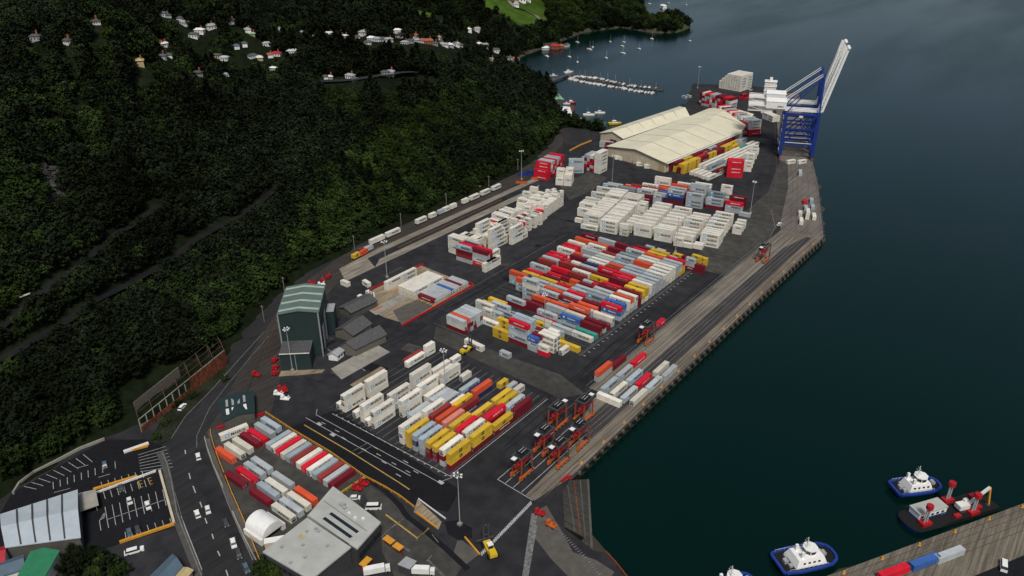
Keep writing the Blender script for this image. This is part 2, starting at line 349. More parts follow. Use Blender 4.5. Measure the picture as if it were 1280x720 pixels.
n2 = nt.nodes.new('ShaderNodeTexNoise'); n2.inputs['Scale'].default_value = 0.7; n2.inputs['Detail'].default_value = 3; nt.links.new(geo.outputs['Position'], n2.inputs['Vector'])
bp = nt.nodes.new('ShaderNodeBump'); bp.inputs['Strength'].default_value = 0.15; bp.inputs['Distance'].default_value = 0.3
nt.links.new(n2.outputs['Fac'], bp.inputs['Height']); nt.links.new(bp.outputs[0], b.inputs['Normal'])
s = MB(); s.sheet([(-9000,-3000),(12000,-3000),(12000,14000),(-9000,14000)], -3.5); struct(s.build('water', [mw]))
# ------------------------------------------------------------------ port platform and paved areas
s = MB(); s.prism(PORT, -9, -0.9, 1, 0); s.prism(PORT, -0.9, 0.0, 2, 0)  # black lower side paints in the shade under the wharf deck
struct(s.build('port_platform', ['asphalt','black','concrete_dark']))
GC = [0]
def ground(name, m, pts, z, px=True):
    GC[0] += 1; z += .0006*GC[0]
    s = MB(); s.sheet([G(a,b) for a,b in pts] if px else pts, z); return struct(s.build(name, [m]))
ground('quay_deck', 'wharf', [(-160.8,205),(-160.8,497),(-134.2,503),(-133,205),(-136.5,186),(-155,187),(-155,205)], .004, False)
ground('north_quay_deck', 'wharf_n', [(-160.8,497),(-134.2,503),(-172.3,602),(-196.3,657),(-287.5,875),(-312,868),(-222,650),(-199,598),(-186,560),(-171,520)], .005, False)
ground('crane_lane', 'wharf_dark', [(-148.5,228),(-148.5,470),(-143,496),(-139.8,496),(-139.8,228)], .008, False)
ground('carrier_park', 'asphalt', [(-161,186),(-161,262),(-156,262),(-151,240),(-143,228),(-141,186)], .009, False)
s = MB()
for x in (-139.2,-136.4,-134.6): s.line([(x,190),(x-0.6,500)], .28, .030, 0)
for x in (-146.8,-144.5,-142.3): s.line([(x,230),(x,492)], .22, .030, 1)
s.line([(-134.6,500),(-172,598),(-196.8,655),(-286,870)], .3, .030, 0)
s.line([(-158,500),(-176,520),(-191,560),(-203,597),(-224,648),(-311,862)], .3, .030, 0)
for o in (6,11,15,19): s.line([(-140-o*.9,505),(-173.5-o*.93,600),(-197.5-o*.93,655)], .25, 0.036, 0)
struct(s.build('quay_rails', ['rustbar','line_worn']))
s = MB()
for x in (-156.5,-152.5,-149.5): s.line([(x,262),(x,490)], .18, 0.034, 0)
s.line([(-161.3,262),(-161.3,478),(-166,500),(-180,528)], .35, 0.034, 1)
s.line([(-163.3,262),(-163.3,470)], .2, 0.034, 1)
for x in (-155.2,-151.4,-147.4,-143.2): s.line([(x,186.6),(x,232)], .28, 0.038, 0)
s.line([(-155.4,186.6),(-137,185.6)], .3, 0.038, 0)
for x in (-160,-156): s.line([(x,225),(x,262)], .15, 0.036, 1)
struct(s.build('quay_markings', ['line','line_worn']))
# rail yard
ground('rail_corridor', 'rail_bed', [(-368,262),(-346,215),(-322,178),(-306,160),(-287,140),(-278,122),(-262,140),(-258,154),(-263,158),(-286,182),(-304,205),(-322,228),(-338,262),(-350,300),(-355,330),(-355,440),(-366,500),(-386,560),(-410,607),(-418,606),(-396,556),(-378,500),(-370,440),(-370,330)], .005, False)
ground('public_road', 'road', [(-305,158),(-296,146),(-279,120),(-267,108),(-232,94),(-205,84),(-175,70),(-120,40),(-120,60),(-172,90),(-190,98),(-214,103),(-232,107),(-252,112),(-268,124),(-280,142),(-289,152),(-312,182),(-332,210),(-351,240),(-366,290),(-369,330),(-371,330),(-367,264),(-346,214),(-326,182)], .010, False)
ground('reach_stacker_lane', 'concrete_tan', [(-355.5,312),(-355.5,478),(-349.6,478),(-349.6,300)], .009, False)
ground('loading_lane', 'concrete_tan', [(-342.8,300),(-342.8,470),(-336.4,455),(-336.2,290)], .009, False)
ground('loading_apron', 'concrete_tan', [(-349.6,296),(-336.2,290),(-336,266),(-352,275),(-356,312),(-349.6,312)], .010, False)
ground('yard_north_patch', 'asphalt_old', [(846,327),(870,318),(960,240),(975,200),(985,205),(985,235),(975,280),(955,303),(908,345),(880,338)], .005)
ground('yard_middle_patch', 'asphalt_old', [(545,408),(562,413),(610,436),(700,468),(731,492),(700,498),(640,470),(600,452),(560,432),(542,424)], .005)
ground('stained_patch', 'asphalt_old', [(700,232),(735,215),(760,222),(740,238),(712,250)], .005)
ground('marshalling_patch', 'asphalt_black', [(348,540),(420,512),(432,520),(575,612),(560,640),(520,632),(404,562),(384,552)], .006)
ground('bulk_pad', 'concrete', [G(413.5,461)[0:2],G(426.9,474.4),G(487.5,440),G(470,430)], .010, False)
ground('container_slab_pad', 'pad_tan', [(-252,195),(-252,215),(-248.5,215),(-248.5,195)], .010, False)
# container cleaning pad
ground('wash_pad', 'pad_tan', [(-299.1,250.4),(-315,268),(-315.2,309),(-272.6,307.5),(-272.2,252),(-286,250)], .008, False)
ground('wash_pad_dark_patch', 'concrete_dark', [(-288,258),(-286,277),(-274,277),(-273,250)], .010, False)  # darker concrete patch on the yard side of the pad
ground('wash_strip', 'concrete', [(-299.3,250.2),(-297.8,279.9),(-291,279.5),(-291.5,249)], .011, False)
# slip dock
dk = [G(676,628,-.8),G(700,601,-.8),G(735,599,-.8),G(740,690,-.8),G(716,686,-.8),G(700,665,-.8)]
s = MB(); s.prism(dk, -5, -.8, 0, 0)
for a, bb in ((dk[2], dk[3]),): s.line([a, bb], .8, -.79, 1)
for t in (.25,.5,.72): 
    a = tuple(dk[1][i]*(1-t)+dk[2][i]*t for i in (0,1)); c = tuple(dk[4][i]*(1-t)+dk[3][i]*t for i in (0,1)); s.line([a,c], .4, -.79, 1 if t != .5 else 2)
tag(s.build('slip_dock', ['wood_dark','concrete_dark','rust']), 'dark stained timber slip dock beside the corner of the quay', 'dock')
ground('dock_apron', 'concrete_dark', [(683,632),(700,660),(716,690),(745,700),(768,715),(755,735),(720,730),(690,700),(668,672),(668,640)], .006)
ground('south_quay_deck', 'wharf_s', [(-59.6,176.3),(11.2,298.6),(149,536),(163,528),(24,284),(-10,224),(-36,178),(-50,160)], .005, False)
ground('south_quay_asphalt', 'asphalt_black', [(-50,160),(-36,178),(-10,224),(24,284),(163,528),(380,380),(100,-60),(-60,20)], .004, False)
s = MB(); dx, dy = 71/141., 122.3/141.
for off in (1.8,4.2,7,9.6): s.line([(-59.6+off*dy+dx*2, 176.3-off*dx+dy*2),(150+off*dy, 536-off*dx)], .25, 0.032, 0)
for k in range(9):
    t0 = 30+k*14.0
    for j in range(6):
        t = t0+j*.9; x = -59.6+dx*t+3.2*dy; y = 176.3+dy*t-3.2*dx; s.line([(x,y),(x+dy*1.6,y-dx*1.6)], .22, 0.034, 1)
struct(s.build('south_quay_markings', ['rustbar','line_worn']))
# painted markings of the yard
s = MB()
for k in range(19): x = -173.1-3.85*k; s.line([(x+.5,177),(x+.5,243)], .16, 0.033, 1); s.line([(x-2.9,177),(x-2.9,243)], .12, 0.033, 1)
s.line([(-171.5,176.3),(-171.5,243)], .3, 0.036, 0); s.line([(-241,175),(-170.5,176.4)], .28, 0.036, 0)
s.line([(-246,170),(-172,171)], .25, 0.036, 0); s.line([(-248,165.8),(-184,166.8)], .28, 0.036, 0); s.line([(-172.5,171.2),(-170.2,176.3)], .25, 0.036, 0)
s.line([(-246,170),(-249,173)], .22, 0.036, 0); s.line([(-214,163),(-213,171)], .25, 0.036, 1); s.line([(-211,163),(-210,171)], .25, 0.036, 1)
for x in (-240,-231,-205,-196,-188): s.line([(x,168),(x+2.6,168.1)], .3, 0.036, 0)
for k in range(31):
    y = 283.4+4.03*k; s.line([(-259,y),(-180.5,y)], .12, 0.033, 1)
for x in (-258.6,-245.9,-233.2,-220.5,-207.8,-195.1,-181.2): s.line([(x,283),(x,418)], .16, 0.034, 1)
s.line([(-180.2,283),(-180.2,417)], .3, 0.034, 1)
for k in range(16):
    for j in range(18): x = -240+j*3.85+1; s.line([(x,175.6+0),(x+.8,175.6)], .5, 0.038, 0) if k == 0 else None
for j in range(30): x = -179; y = 284+j*4.3; s.line([(x,y),(x+1.1,y+.2)], .5, 0.034, 0)
s.line([(-271.5,250),(-271.5,404)], .22, 0.034, 1)
s.line([(-260.5,262),(-229,262.3)], .2, 0.034, 1)
for k in range(34):
    t = k/34.; a0 = G(602,692); a1 = G(665,627); x = a0[0]+(a1[0]-a0[0])*t; y = a0[1]+(a1[1]-a0[1])*t; s.line([(x-.6,y+.7),(x+.7,y-.6)], .55, 0.038, 0)
for k in range(40):
    t = k/40.; x = -132+46*t; y = 181-10*t-30*t*t*.2; s.line([(x,y),(x+.5,y+1.3)], .3, 0.038, 1)
s.line([G(668,642),G(656,725)], 2.2, 0.034, 1)
s.line([G(669,657),G(655,735)], .0+1.6, .030, 1)
struct(s.build('yard_markings', ['line','line_worn','lineY']))
s = MB(); s.line([G(380,531),G(440,566),G(500,604),G(512,612)], .45, 0.038, 0)
for off in (0, 9): s.line([G(300,503+off*0),G(322,545),G(340,562)], .0+.2, 0.038, 0)
s.line([G(482,643),G(522,673)], .6, 0.038, 0); s.line([G(522,673),G(536,660)], .5, 0.038, 0)
s.line([G(582,672),G(600,693)], .6, 0.038, 0)
s.line([G(523,624),G(549,655)], .01, .03, 0)
struct(s.build('yellow_kerb_lines', ['lineY']))
s = MB()
for (a0,b0,a1,b1) in ((546,600,556,606),(412,541,420,546),(396,528,402,532)):
    p, q = G(a0,b0), G(a1,b1); s.box((p[0]+q[0])/2,(p[1]+q[1])/2,.03,.045,2.6,1.6,0)
for (px,py) in ((507,577),(430,548),(455,562),(480,578),(470,560),(498,594),(520,590)): p = G(px,py); s.box(p[0],p[1],.03,.045,2.8,.35,0)
for j in range(9): s.line([(-330+j*9,212-j*.5),(-327+j*9,211.6-j*.5)], .25, .03, 0)
struct(s.build('lane_symbols', ['line']))
ground('office_yard', 'asphalt_old', [(443,600),(460,606),(500,632),(512,650),(545,680),(580,705),(560,735),(500,735),(478,690),(476,655),(460,625)], .006)
ground('gate_patch', 'pad_tan', [(522,624),(552,652),(548,662),(517,640)], .012)
ground('verge_patch', 'concrete_dark', [(573,672),(600,692),(582,706),(566,694)], .012)
s = MB(); s.line([G(455,597),G(480,612),G(500,632),G(508,645),G(530,662),G(562,690),G(585,712)], 2.2, 0.034, 0); struct(s.build('drain_channel', ['asphalt_black']))
s = MB()
for a, bb in (((535,660),(520,676)),((540,668),(548,678)),((476,672),(486,662)),((486,662),(505,648)),((482,668),(500,690)),((533,702),(540,694))): s.line([G(*a),G(*bb)], .3, 0.038, 0)
for k in range(14): x = 489+k*1.8; y = 674+k*1.0; s.line([G(x,y),G(x-1.5,y+3)], .35, 0.038, 0)
for k in range(14): x = 537+k*1.6; y = 700+k*1.6; s.line([G(x,y),G(x-2.5,y+1.8)], .35, 0.038, 0)
for a in ((540,654),(532,648)): s.line([G(*a),G(a[0]+3,a[1]+2)], 1.2, 0.038, 0)
struct(s.build('gate_markings', ['line_worn']))
# container depot (lower left) and car park
ground('depot_surface', 'asphalt_old', [(-267,156),(-274,133),G(268,560),G(275,580),G(290,618),G(305,652),G(318,685),G(335,725),(-186,104),(-186,140),(-196,156),(-243,157)], .007, False)
CP = [(-303.5,103),(-300,65),(-284,88),(-276,86),(-245,70),(-233,93),(-266,106.5),(-283,117),(-288,114)]
ground('car_park', 'asphalt_black', [(-303.5,103.5),(-300,64),(-282,48),(-262,42),(-248,62),(-233,93),(-266,106.5),(-283,117.5),(-289,114.5)], .009, False)
s = MB()
def zl(x0,y0,x1,y1,wd=.22,m=0): s.line([G(x0/4,540+y0/4),G(x1/4,540+y1/4)], wd, .037, m)
for k in range(9): x = 120+k*37; y = 272-k*20; zl(x,y,x+62-k*2,y+14+k*3)
for x in (265,300,336,370,406,440,475,512,575): zl(x,250-(x-265)*.33+0,x+2,285-(x-265)*.33)
for k in range(7): x = 505+k*34; zl(x,250-k*9.5,x+10,285-k*9.5); zl(x+12,300-k*10,x+22,335-k*10)
zl(270,303,350,282); zl(385,180,442,165); zl(492,227,550,210)
zl(530,440,820,340)
for k in range(9): x = 525+k*36; zl(x,385-k*11-10,x+18,480-k*14)
for k in range(4): x = 735+k*38; zl(x,465-k*11,x+12,500-k*11)
for k in range(7): zl(690+k*2,115+k*14,830+k*6,72+k*17)
zl(625,500,632,540); zl(497,445,505,492); zl(497,445,522,405)
for k in range(5): zl(500+k*5,440-k*8,522+k*1,430-k*4)
for c in ((700,245),(748,230)): 
    zl(c[0]-10,c[1],c[0]+5,c[1]+35,.3,1); zl(c[0]-8,c[1]+3,c[0]+8,c[1]-3,.3,1); zl(c[0]-2,c[1]+18,c[0]+12,c[1]+12,.3,1); zl(c[0]+4,c[1]+34,c[0]+16,c[1]+28,.3,1)
for a in ((945,205,952,235),(965,270,978,305),(1000,350,1010,378),(1025,430,1035,458),(1060,510,1068,535),(1088,595,1100,620),(1130,690,1140,720),(925,90,928,110)): zl(*a,.4)
zl(905,420,1010,690,.25)
struct(s.build('car_park_markings', ['line','lineY']))
s = MB()
def track(pts):
    for (x0,y0),(x1,y1) in zip(pts, pts[1:]):
        dx, dy = x1-x0, y1-y0; l = math.hypot(dx,dy); nx, ny = -dy/l, dx/l
        for o in (-.75,.75): s.beam((x0+nx*o,y0+ny*o,.09),(x1+nx*o,y1+ny*o,.09), .14, .14, 0)
T1 = [(-408,600),(-385,552),(-370,500),(-362.5,440),(-362.5,330),(-357,268),(-338,222),(-312,190),(-292,168),(-276,150),(-268,135)]
track(T1)
for off in (4.5, 9): track([(x+off*.75, y-off*.5) for x, y in T1[:8]] if off > 5 else [(x+off*.8,y-off*.4) for x,y in T1])
s.build('rail', ['rustbar']); bpy.data.objects['rail']['kind'] = 'structure'
# kerb line of the train loading lane
s = MB(); s.beam((-345.2,318,.4),(-345.3,425,.4), 1.3, .8, 0)
for k in range(26): s.box(-345.2,319+k*4.1,.8,1.1,.6,2.2,0)
tag(s.build('dark_kerb_barrier', ['rustbar']), 'long dark low barrier between the two pale rail loading lanes', 'barrier')
# roads up the hill
def drape(name, m, pxs, wd, up=.5):
    P3 = [RT(a,bb) for a,bb in pxs]; fine = []
    for (a,c) in zip(P3, P3[1:]):
        n = max(1, int(math.hypot(a[0]-c[0], a[1]-c[1])//6))
        for i in range(n): t = i/n; fine.append((a[0]*(1-t)+c[0]*t, a[1]*(1-t)+c[1]*t))
    fine.append(P3[-1][:2]); s = MB()
    for i,(x,y) in enumerate(fine):
        x1,y1 = fine[min(i+1,len(fine)-1)]; x0,y0 = fine[max(i-1,0)]; l = math.hypot(x1-x0,y1-y0) or 1; nx,ny = -(y1-y0)/l*wd/2,(x1-x0)/l*wd/2
        zz = max(float(Hg(x,y)), float(Hg(x+nx,y+ny)), float(Hg(x-nx,y-ny)))+up
        s.v += [(x+nx,y+ny,zz),(x-nx,y-ny,zz)]
    for i in range(len(fine)-1): s.f.append((2*i,2*i+1,2*i+3,2*i+2)); s.m.append(0)
    struct(s.build(name, [m])); return fine
ROADS = [drape('hill_road', 'hill_road', [(-40,480),(0,459),(50,428),(100,397),(150,368),(215,330),(245,308),(285,285),(320,262),(350,240)], 5.5),
         drape('upper_road', 'hill_road', [(0,420),(60,372),(95,345),(120,320),(150,298),(175,285),(200,262)], 5.5),
         drape('hill_track', 'road', [(395,104),(440,101),(490,97),(520,95)], 8),
         drape('field_path', 'concrete_tan', [(636,2),(642,10),(655,14),(672,22),(676,29),(668,34)], 5)]

# footpaths, kerbs and verges beside the public road
def strip3(name, mt, pts, wd, h, z=.0):
    s = MB()
    for a, b in zip(pts, pts[1:]): s.beam((a[0],a[1],z+h/2),(b[0],b[1],z+h/2),wd,h,0)
    return struct(s.build(name, [mt]))
RL = [(203,566),(209,580),(214,600),(221,640),(228,660),(240,690),(252,720)]
RR = [(256,545),(259,562),(266,582),(276,606),(286,632),(300,665),(316,700)]
strip3('footpath', 'pavement', [G(a-3,b) for a,b in RL], 2.6, .12)
strip3('kerb', 'kerb', [G(a,b) for a,b in RL], .35, .15); strip3('kerb', 'kerb', [G(a,b) for a,b in RR], .35, .15)
ground('verge', 'concrete_dark', [(262,548),(268,566),(278,592),(292,625),(308,658),(322,690),(312,690),(297,655),(281,618),(269,588),(261,566),(257,548)], .02)
ground('verge', 'verge', [(80,692),(130,684),(150,700),(158,725),(76,730)], .02); ground('verge', 'verge', [(318,700),(340,705),(365,730),(318,740)], .02)
ground('verge', 'verge', [(186,552),(205,520),(232,490),(262,470),(285,452),(290,455),(268,482),(245,505),(228,528),(212,552),(200,556)], .021)
s = MB(); s.line([G(214,548),G(232,520),G(262,490),G(300,448),G(330,415)], .3, .04, 0); s.line([G(246,560),G(246,545),G(262,510),G(285,480),G(312,448),G(336,420)], .25, .04, 0)
s.line([G(214,600),G(231,660),G(252,715)], .2, .04, 0); struct(s.build('road_edge_lines', ['line_worn']))
# patches and wheel tracks worn into the asphalt
s = MB(); rp = random.Random(8)
for k in range(46):
    x, y = rp.uniform(-345,-165), rp.uniform(178,560); a = rp.choice([0,0,math.pi/2,.2]); l, wd = rp.uniform(4,16), rp.uniform(2,7); c, n = math.cos(a), math.sin(a)
    s.sheet([(x+u*l/2*c-v*wd/2*n, y+u*l/2*n+v*wd/2*c) for u,v in ((-1,-1),(1,-1),(1,1),(-1,1))], .003+.00005*k, k % 2)
struct(s.build('asphalt_repairs', ['asphalt_black','asphalt_old']))
s = MB()
for k in range(26):
    x0 = rp.uniform(-176,-163) if k < 12 else rp.uniform(-270,-262); y0 = rp.uniform(180,420); pts = []; a = rp.uniform(-.08,.08); 
    for j in range(10): pts.append((x0+a*j*5+.6*math.sin(j*.7+k), y0+j*7))
    s.line(pts, .45, .0052+.00004*k, 0)
for k in range(8):
    cx, cy, r0 = rp.uniform(-330,-270), rp.uniform(180,250), rp.uniform(9,22); a0 = rp.uniform(0,6)
    s.line([(cx+r0*math.cos(a0+j*.12), cy+r0*math.sin(a0+j*.12)) for j in range(14)], .4, .0070+.00004*k, 0)
struct(s.build('tyre_marks', ['asphalt_black']))
# ------------------------------------------------------------------ containers
REC = []
def put(codes, x, y, yaw=0.0, L=12.19, Hc=None, blk='', row=1, col=1, z0=0.0):
    """codes bottom to top; (x, y) is the stack centre; yaw in degrees is the direction of the long side"""
    z = z0; 
    for i, c in enumerate(codes):
        h = Hc or (2.9 if c == 'w' else 2.65); jx, jy = R_.uniform(-.07,.07), R_.uniform(-.07,.07)
        REC.append(dict(c=c, x=x+jx, y=y+jy, z=z, yaw=yaw+(180 if R_.random() < .5 else 0), L=L, h=h-.03, blk=blk, row=row, col=col, tier=i+1, top=(i == len(codes)-1)))
        z += h
def wch(s): return R_.choice(s)
# near block: long sides along Y, slots every 14 m
SL = [185.1, 199.1, 213.1, 227.1]; NB = 'near block'
NR = {0:['dyy','gdw','ddy','ddy','ggs','gbs','yyy','www'], 1:['dyy','gww','ddr','ddy','ddp','ddo','dde','www'],
      2:['dy','ddr','de','dy','b','de','dy','w'], 3:['dd','gg','yy','yy','','','bo','b','s']}
for si, lst in NR.items():
    for k, c in enumerate(lst): put(c, -174.3-3.85*k, SL[si], 90, blk=NB, row=si+1, col=k+1)
put('g', -189.5, 239.2, 90, 6.06, blk=NB, row=5, col=4)
put('c', -185.5, 239.4, 90, 6.06, blk=NB, row=5, col=3); put('y', -194.4, 236.6+2, 90, 6.06, blk=NB, row=5, col=6)
for si in (1, 2):
    for k in range(3): put('g', -205.6-2.6*k, SL[si], 90, blk='flat grey row', row=si, col=k+1)
MB_ = 'near white stacks'
MW = [(-241.6,182.2,'w',6.06),(-237.9,185.2,'www',12.19),(-237.9,199.4,'www',12.19),(-230.8,185.3,'w',12.19),(-225.6,185.2,'www',12.19),(-222.2,181.5,'w',6.06),(-218.7,185.2,'www',12.19),
      (-222.0,198.3,'www',12.19),(-214.8,198.3,'www',12.19),(-225.5,216.0,'www',12.19),(-219.5,214.0,'ww',12.19),(-214.3,213.4,'w',12.19),(-226.6,230.5,'w',12.19),(-222.2,229.0,'w',12.19),(-218.0,228.0,'ww',12.19),(-212.3,232.5,'w',6.06),
      (-226.0,240.6,'w',6.06),(-241.4,228.2,'w',12.19),(-241.2,238.2,'ww',6.06)]
for i,(x,y,c,l) in enumerate(MW): put(c, x, y, 90, l, blk=MB_, row=1+int((y-178)//14), col=i+1)
put('e', -245.6, 231, 90, 12.19, Hc=1.2, blk='lone flat rack', row=1, col=1)
# big mixed block: long sides along X
XC = [-252.0,-239.3,-226.6,-213.9,-201.2,-188.5]; BB = 'mixed block'
named = {
 0:['','','','','','y'], 1:['','','','y','yg',''], 2:['','sg','s','','',''],
 3:['','','','g','g','c'], 4:['','','','rg','G','t'], 5:['','','dd','','GB','dd'], 6:['','','','gg','dc','gd'], 7:['','','do','do','ddo','d'],
 8:['','','','G','gg','gc'], 9:['','gg','dg','gd','go',''], 10:['ggo','gg','go','gg','dd','gBr'], 11:['','gg','d','dr','dgG','gGB'], 12:['b','g','g','gg','dgg','gww'],
 13:['y','y','y','gg','dgg','gwo'], 14:['r','d','yy','dd','ddd','gcc'], 15:['gg','r','d','gc','drr','ddd'], 16:['g','dr','de','d','dd','cyy'],
 17:['de','o','gw','dy','ddd','wyy'], 18:['gg','de','dd','dd','drr','gww'], 19:['gr','do','dg','ddr','ddr','ggg'], 20:['dr','G','db','bb','ggg','ggg'],
 21:['g','dd','gw','de','ggs','ggg'], 22:['ww','gG','dw','do','gsg','ggw'], 23:['dr','','gg','gs','dr','gww'], 24:['rr','gg','gc','ggg','doo','www'], 25:['ww','g','de','gGG','ggw','cww'],
 26:['w','gw','d','gg','dgc','ggs'], 27:['eo','oo','dd','ggg','doo','ycggg'[0:3]], 28:['d','d','d','yy','yyy','yyrr'[0:3]], 29:['dd','gg','dd','gr','yyy',''], 30:['','w','w','dd','',''],
}
SM = []   # blocks of short boxes near the far right corner
for k, lst in named.items():
    for cidx, c in enumerate(lst):
        if not c: continue
        y = 284+4.03*k+1.22; half = R_.random() < 0.16 and cidx in (1,2,3) and k > 12
        if half:
            for s_ in (-3.1,3.1): put(c[:-1]+R_.choice('dgrow'), XC[cidx]+s_, y, 0, 6.06, blk=BB, row=k+1, col=cidx+1)
        else: put(c, XC[cidx], y, 0, blk=BB, row=k+1, col=cidx+1)
for i,(x,c) in enumerate([(-209.5,'g'),(-201.7,'dr'),(-193.8,'gg'),(-187.6,'dd'),(-181.4,'dgg'),(-175.2,'dd')]): put(c, x, 404.5, 0, 6.06, blk='mixed block rear', row=1, col=i+1)
for i,(x,c) in enumerate([(-206,'g'),(-199.6,'s'),(-193,'yy'),(-186.8,'dd'),(-180.4,'dyy')]): put(c, x, 410.2, 0, 6.06, blk='mixed block rear', row=2, col=i+1)
for i,(x,c) in enumerate([(-215,'s'),(-207,'g'),(-192,'d'),(-185,'y'),(-178.6,'yy')]): put(c, x, 415, 0, 6.06, blk='mixed block rear', row=3, col=i+1)
put('gggwg', -234.5, 314, 0, 10.2, blk='tall cream pile inside the mixed block'); put('ggo', -246.4, 320.5, 0, 6.06, blk='orange topped short pile at the left of the mixed block')
# piles beside the middle patch
ZB = 'square pile'
for k in range(6):
    c = ['dcg','ddo','gdg','dcg','ggg','gdg'][k]; put(c, -245.2, 263.5+2.6*k, 0, blk=ZB, row=k+1, col=1)
KB = 'loose cluster'
for (x,y,c,l,yw) in [(-246.8,288.8,'cw',12.19,0),(-247,293.9,'y',12.19,0),(-246.6,299.3,'y',12.19,0),(-236.6,303.4,'dg',12.19,0),(-234.5,292.5,'s',12.19,0),(-222,289,'G',12.19,0),(-241,284.6,'cc',6.06,0),(-234.5,285,'cg',6.06,0),
                  (-235.4,278.8,'w',12.19,0),(-226.6,281,'yy',9.5,0),(-222,272,'yy',9.5,0),(-211,273,'dgggr',12.19,0),(-211.5,276,'dgggs',12.19,0),(-211.8,279,'dgggs',12.19,0),(-201.8,272.8,'ggB',6.06,0),(-201.5,276,'gwd',6.06,0),(-195,272.4,'rw',6.06,0),
                  (-196.6,277.5,'www',10,0),(-196.6,280.4,'www',10,0),(-196.8,283.4,'www',6.06,0),(-188.2,280.4,'w',6.06,90),(-204,280.5,'wwd',6.06,0),(-209.3,259.5,'g',6.06,0),(-211.5,294.2,'y',9,0)]:
    put(c, x, y, yw, l, blk=KB, row=int((y-258)//6)+1, col=int((x+255)//6)+1)
put('w', -227.3, 256.6, -3, 12.19, blk='white container held by the yellow reach stacker')
# quay
QB = 'quay group'
for (x,y,c) in [(-161.4,274.5,'go'),(-161.0,287.2,'d'),(-154,268.2,'s'),(-154.0,281.5,'g'),(-154.2,295.2,'r'),(-148.6,267.5,'c'),(-148.2,281,'s'),(-143.9+.9,267.3,'g'),(-143.2,280.6,'r'),(-138.4,268.0,'c'),(-138.2,281.5,'g'),(-141.6,295,'c'),(-137.0,294.6,'g')]:
    put(c, x, y, 90, blk=QB, row=1+int((y-262)//13), col=1+int((x+163)//4.9))
put('w', -147.9, 258.2, 0, blk='lying crosswise at the front of the quay group'); put('r', -163.5, 334.6, 90, 6.06, blk='alone on the asphalt beyond the middle straddle carrier')
# north quay
NQ = 'far quay'
for (px,py,c,yw,l) in [(988,204,'w',60,8),(1002,204,'w',60,8),(1000,218,'g',112,10),(1006,254,'r',112,6.06),(1007,262,'s',112,6.06),(1014,253,'s',112,6.06),(1015.5,261,'s',112,6.06),(1000,269,'c',112,6.06),(1001,278.5,'w',112,8),(1008.5,272,'ww',112,8),(1017,273,'w',112,8)]:
    x,y = G(px,py); put(c, x, y, yw, l, blk=NQ, row=int(py)-200, col=int(px)-985)
# depot at lower left
DB = 'fenced depot'
for (x,y,c) in [(-252.2,128.2,'o'),(-251.8,132.2,'c'),(-252.0,136.3,'c'),(-252.4,140.4,'d'),(-252.2,143.8,'r'),(-253.3,148.2,'g'),(-254.5,152.4,'s'),(-234.6,126.2,'r'),(-234.7,129.8,'g'),(-235.0,133.5,'g'),(-219.9,121.9,'d'),(-220.4,125.7,'s'),(-219.6,129.1,'c'),(-220.7,133.0,'g'),
                (-206.0,122.0,'c'),(-206.1,125.7,'g'),(-206.5,129.4,'c'),(-206.7,132.9,'o'),(-236,121.8,'d')]:
    put(c, x, y, 0, 11.8, blk=DB, row=int((x+262)//15)+1, col=int((y-118)//3.8)+1)
for i, c in enumerate('swrcsewrwseSd'.replace('S','g')): put(c, -243.0+1.2-3.0*0-(-3.33*i)-1.2, 147.9, 90, 11.9, blk='depot fence row', row=1, col=i+1)
put('w', -262.6, 139.2, 76, blk='lying at the west corner of the fenced depot')
# wash pad
PB = 'wash pad'
for k in range(2): put('ww', -308.6, 278.4+12.4*k+.3, 90, Hc=2.7, blk=PB, row=k+1, col=1)
for j in range(5):
    for k in range(2): put('cw', -298.3+2.5*j, 280.2+12.4*k, 90, Hc=2.7, blk=PB, row=k+1, col=j+2)
for j, c in enumerate('dgggggBggdgg'): put(c, -281.3, 278.4+2.47*j, 0, blk=PB, row=j+1, col=8)
for (x,y,yw) in [(-322,270,-10),(-310.4,262.2,-8),(-308,256,0)]: put('w', x, y, yw, 6.06 if x < -309 else 10, blk='loose by wash pad', row=int(x+330), col=1)
put('w', -332, 262.6, 0, 6.06, blk='loose by wash pad', row=2, col=2)
# wagon loads on the train
TR = [(445,321,'y',6.2),(454,317,'o',7),(461,312,'g',6.06),(476.5,303,'w',12.19),(495.5,294,'w',12.19),(529.5,278,'w',9.6),(544.5,272,'w',6.06),(555,267,'g',6.06),(561,264,'w',6.06),(570,260.5,'w',6.06),(584,253.5,'w',6.06),(595,248.5,'w',9.6),(609,242.5,'w',9.6),(623,236.5,'w',9.6)]
for i,(px,py,c,l) in enumerate(TR):
    x,y = G(px,py,1.2); put(c, -362.4 if i > 2 else x, y, 90 if i > 1 else 97, l, blk='on the train', row=i+1, col=1, z0=1.05)
# white piles west of the main lane (loose stacks)
WB = 'railside white pile'
def quad(x0,y0,cols,rows,dx,dy,yaw,l,fn,blk,r0=0,c0=0):
    a = rad(yaw); 
    for i in range(rows):
        for j in range(cols):
            lx, ly = j*dx, i*dy; c = fn(i,j)
            if c: put(c, x0+lx*math.cos(a)-ly*math.sin(a), y0+lx*math.sin(a)+ly*math.cos(a), yaw, l, blk=blk, row=r0+i+1, col=c0+j+1)
quad(-309.2,335.2,1,2,12.5,2.7,0,12.19,lambda i,j:['wwww','wwww'][i],WB)
quad(-297.7,330,1,5,12.5,2.7,3,12.19,lambda i,j:['gedsg'[0:4],'rdwr','dgdd','dwdg','dcd'][i],WB,0,1)
put('rwgd', -286.6, 331.6, 3, 12.19, blk=WB, row=1, col=6); put('gwdr', -286.4, 334.6, 3, 12.19, blk=WB, row=2, col=6)
quad(-278.8,331.5,2,1,3,3,90,12.19,lambda i,j:'ww',WB,0,6); put('www', -281.8, 337.5, 90, 12.19, blk=WB, row=2, col=7)
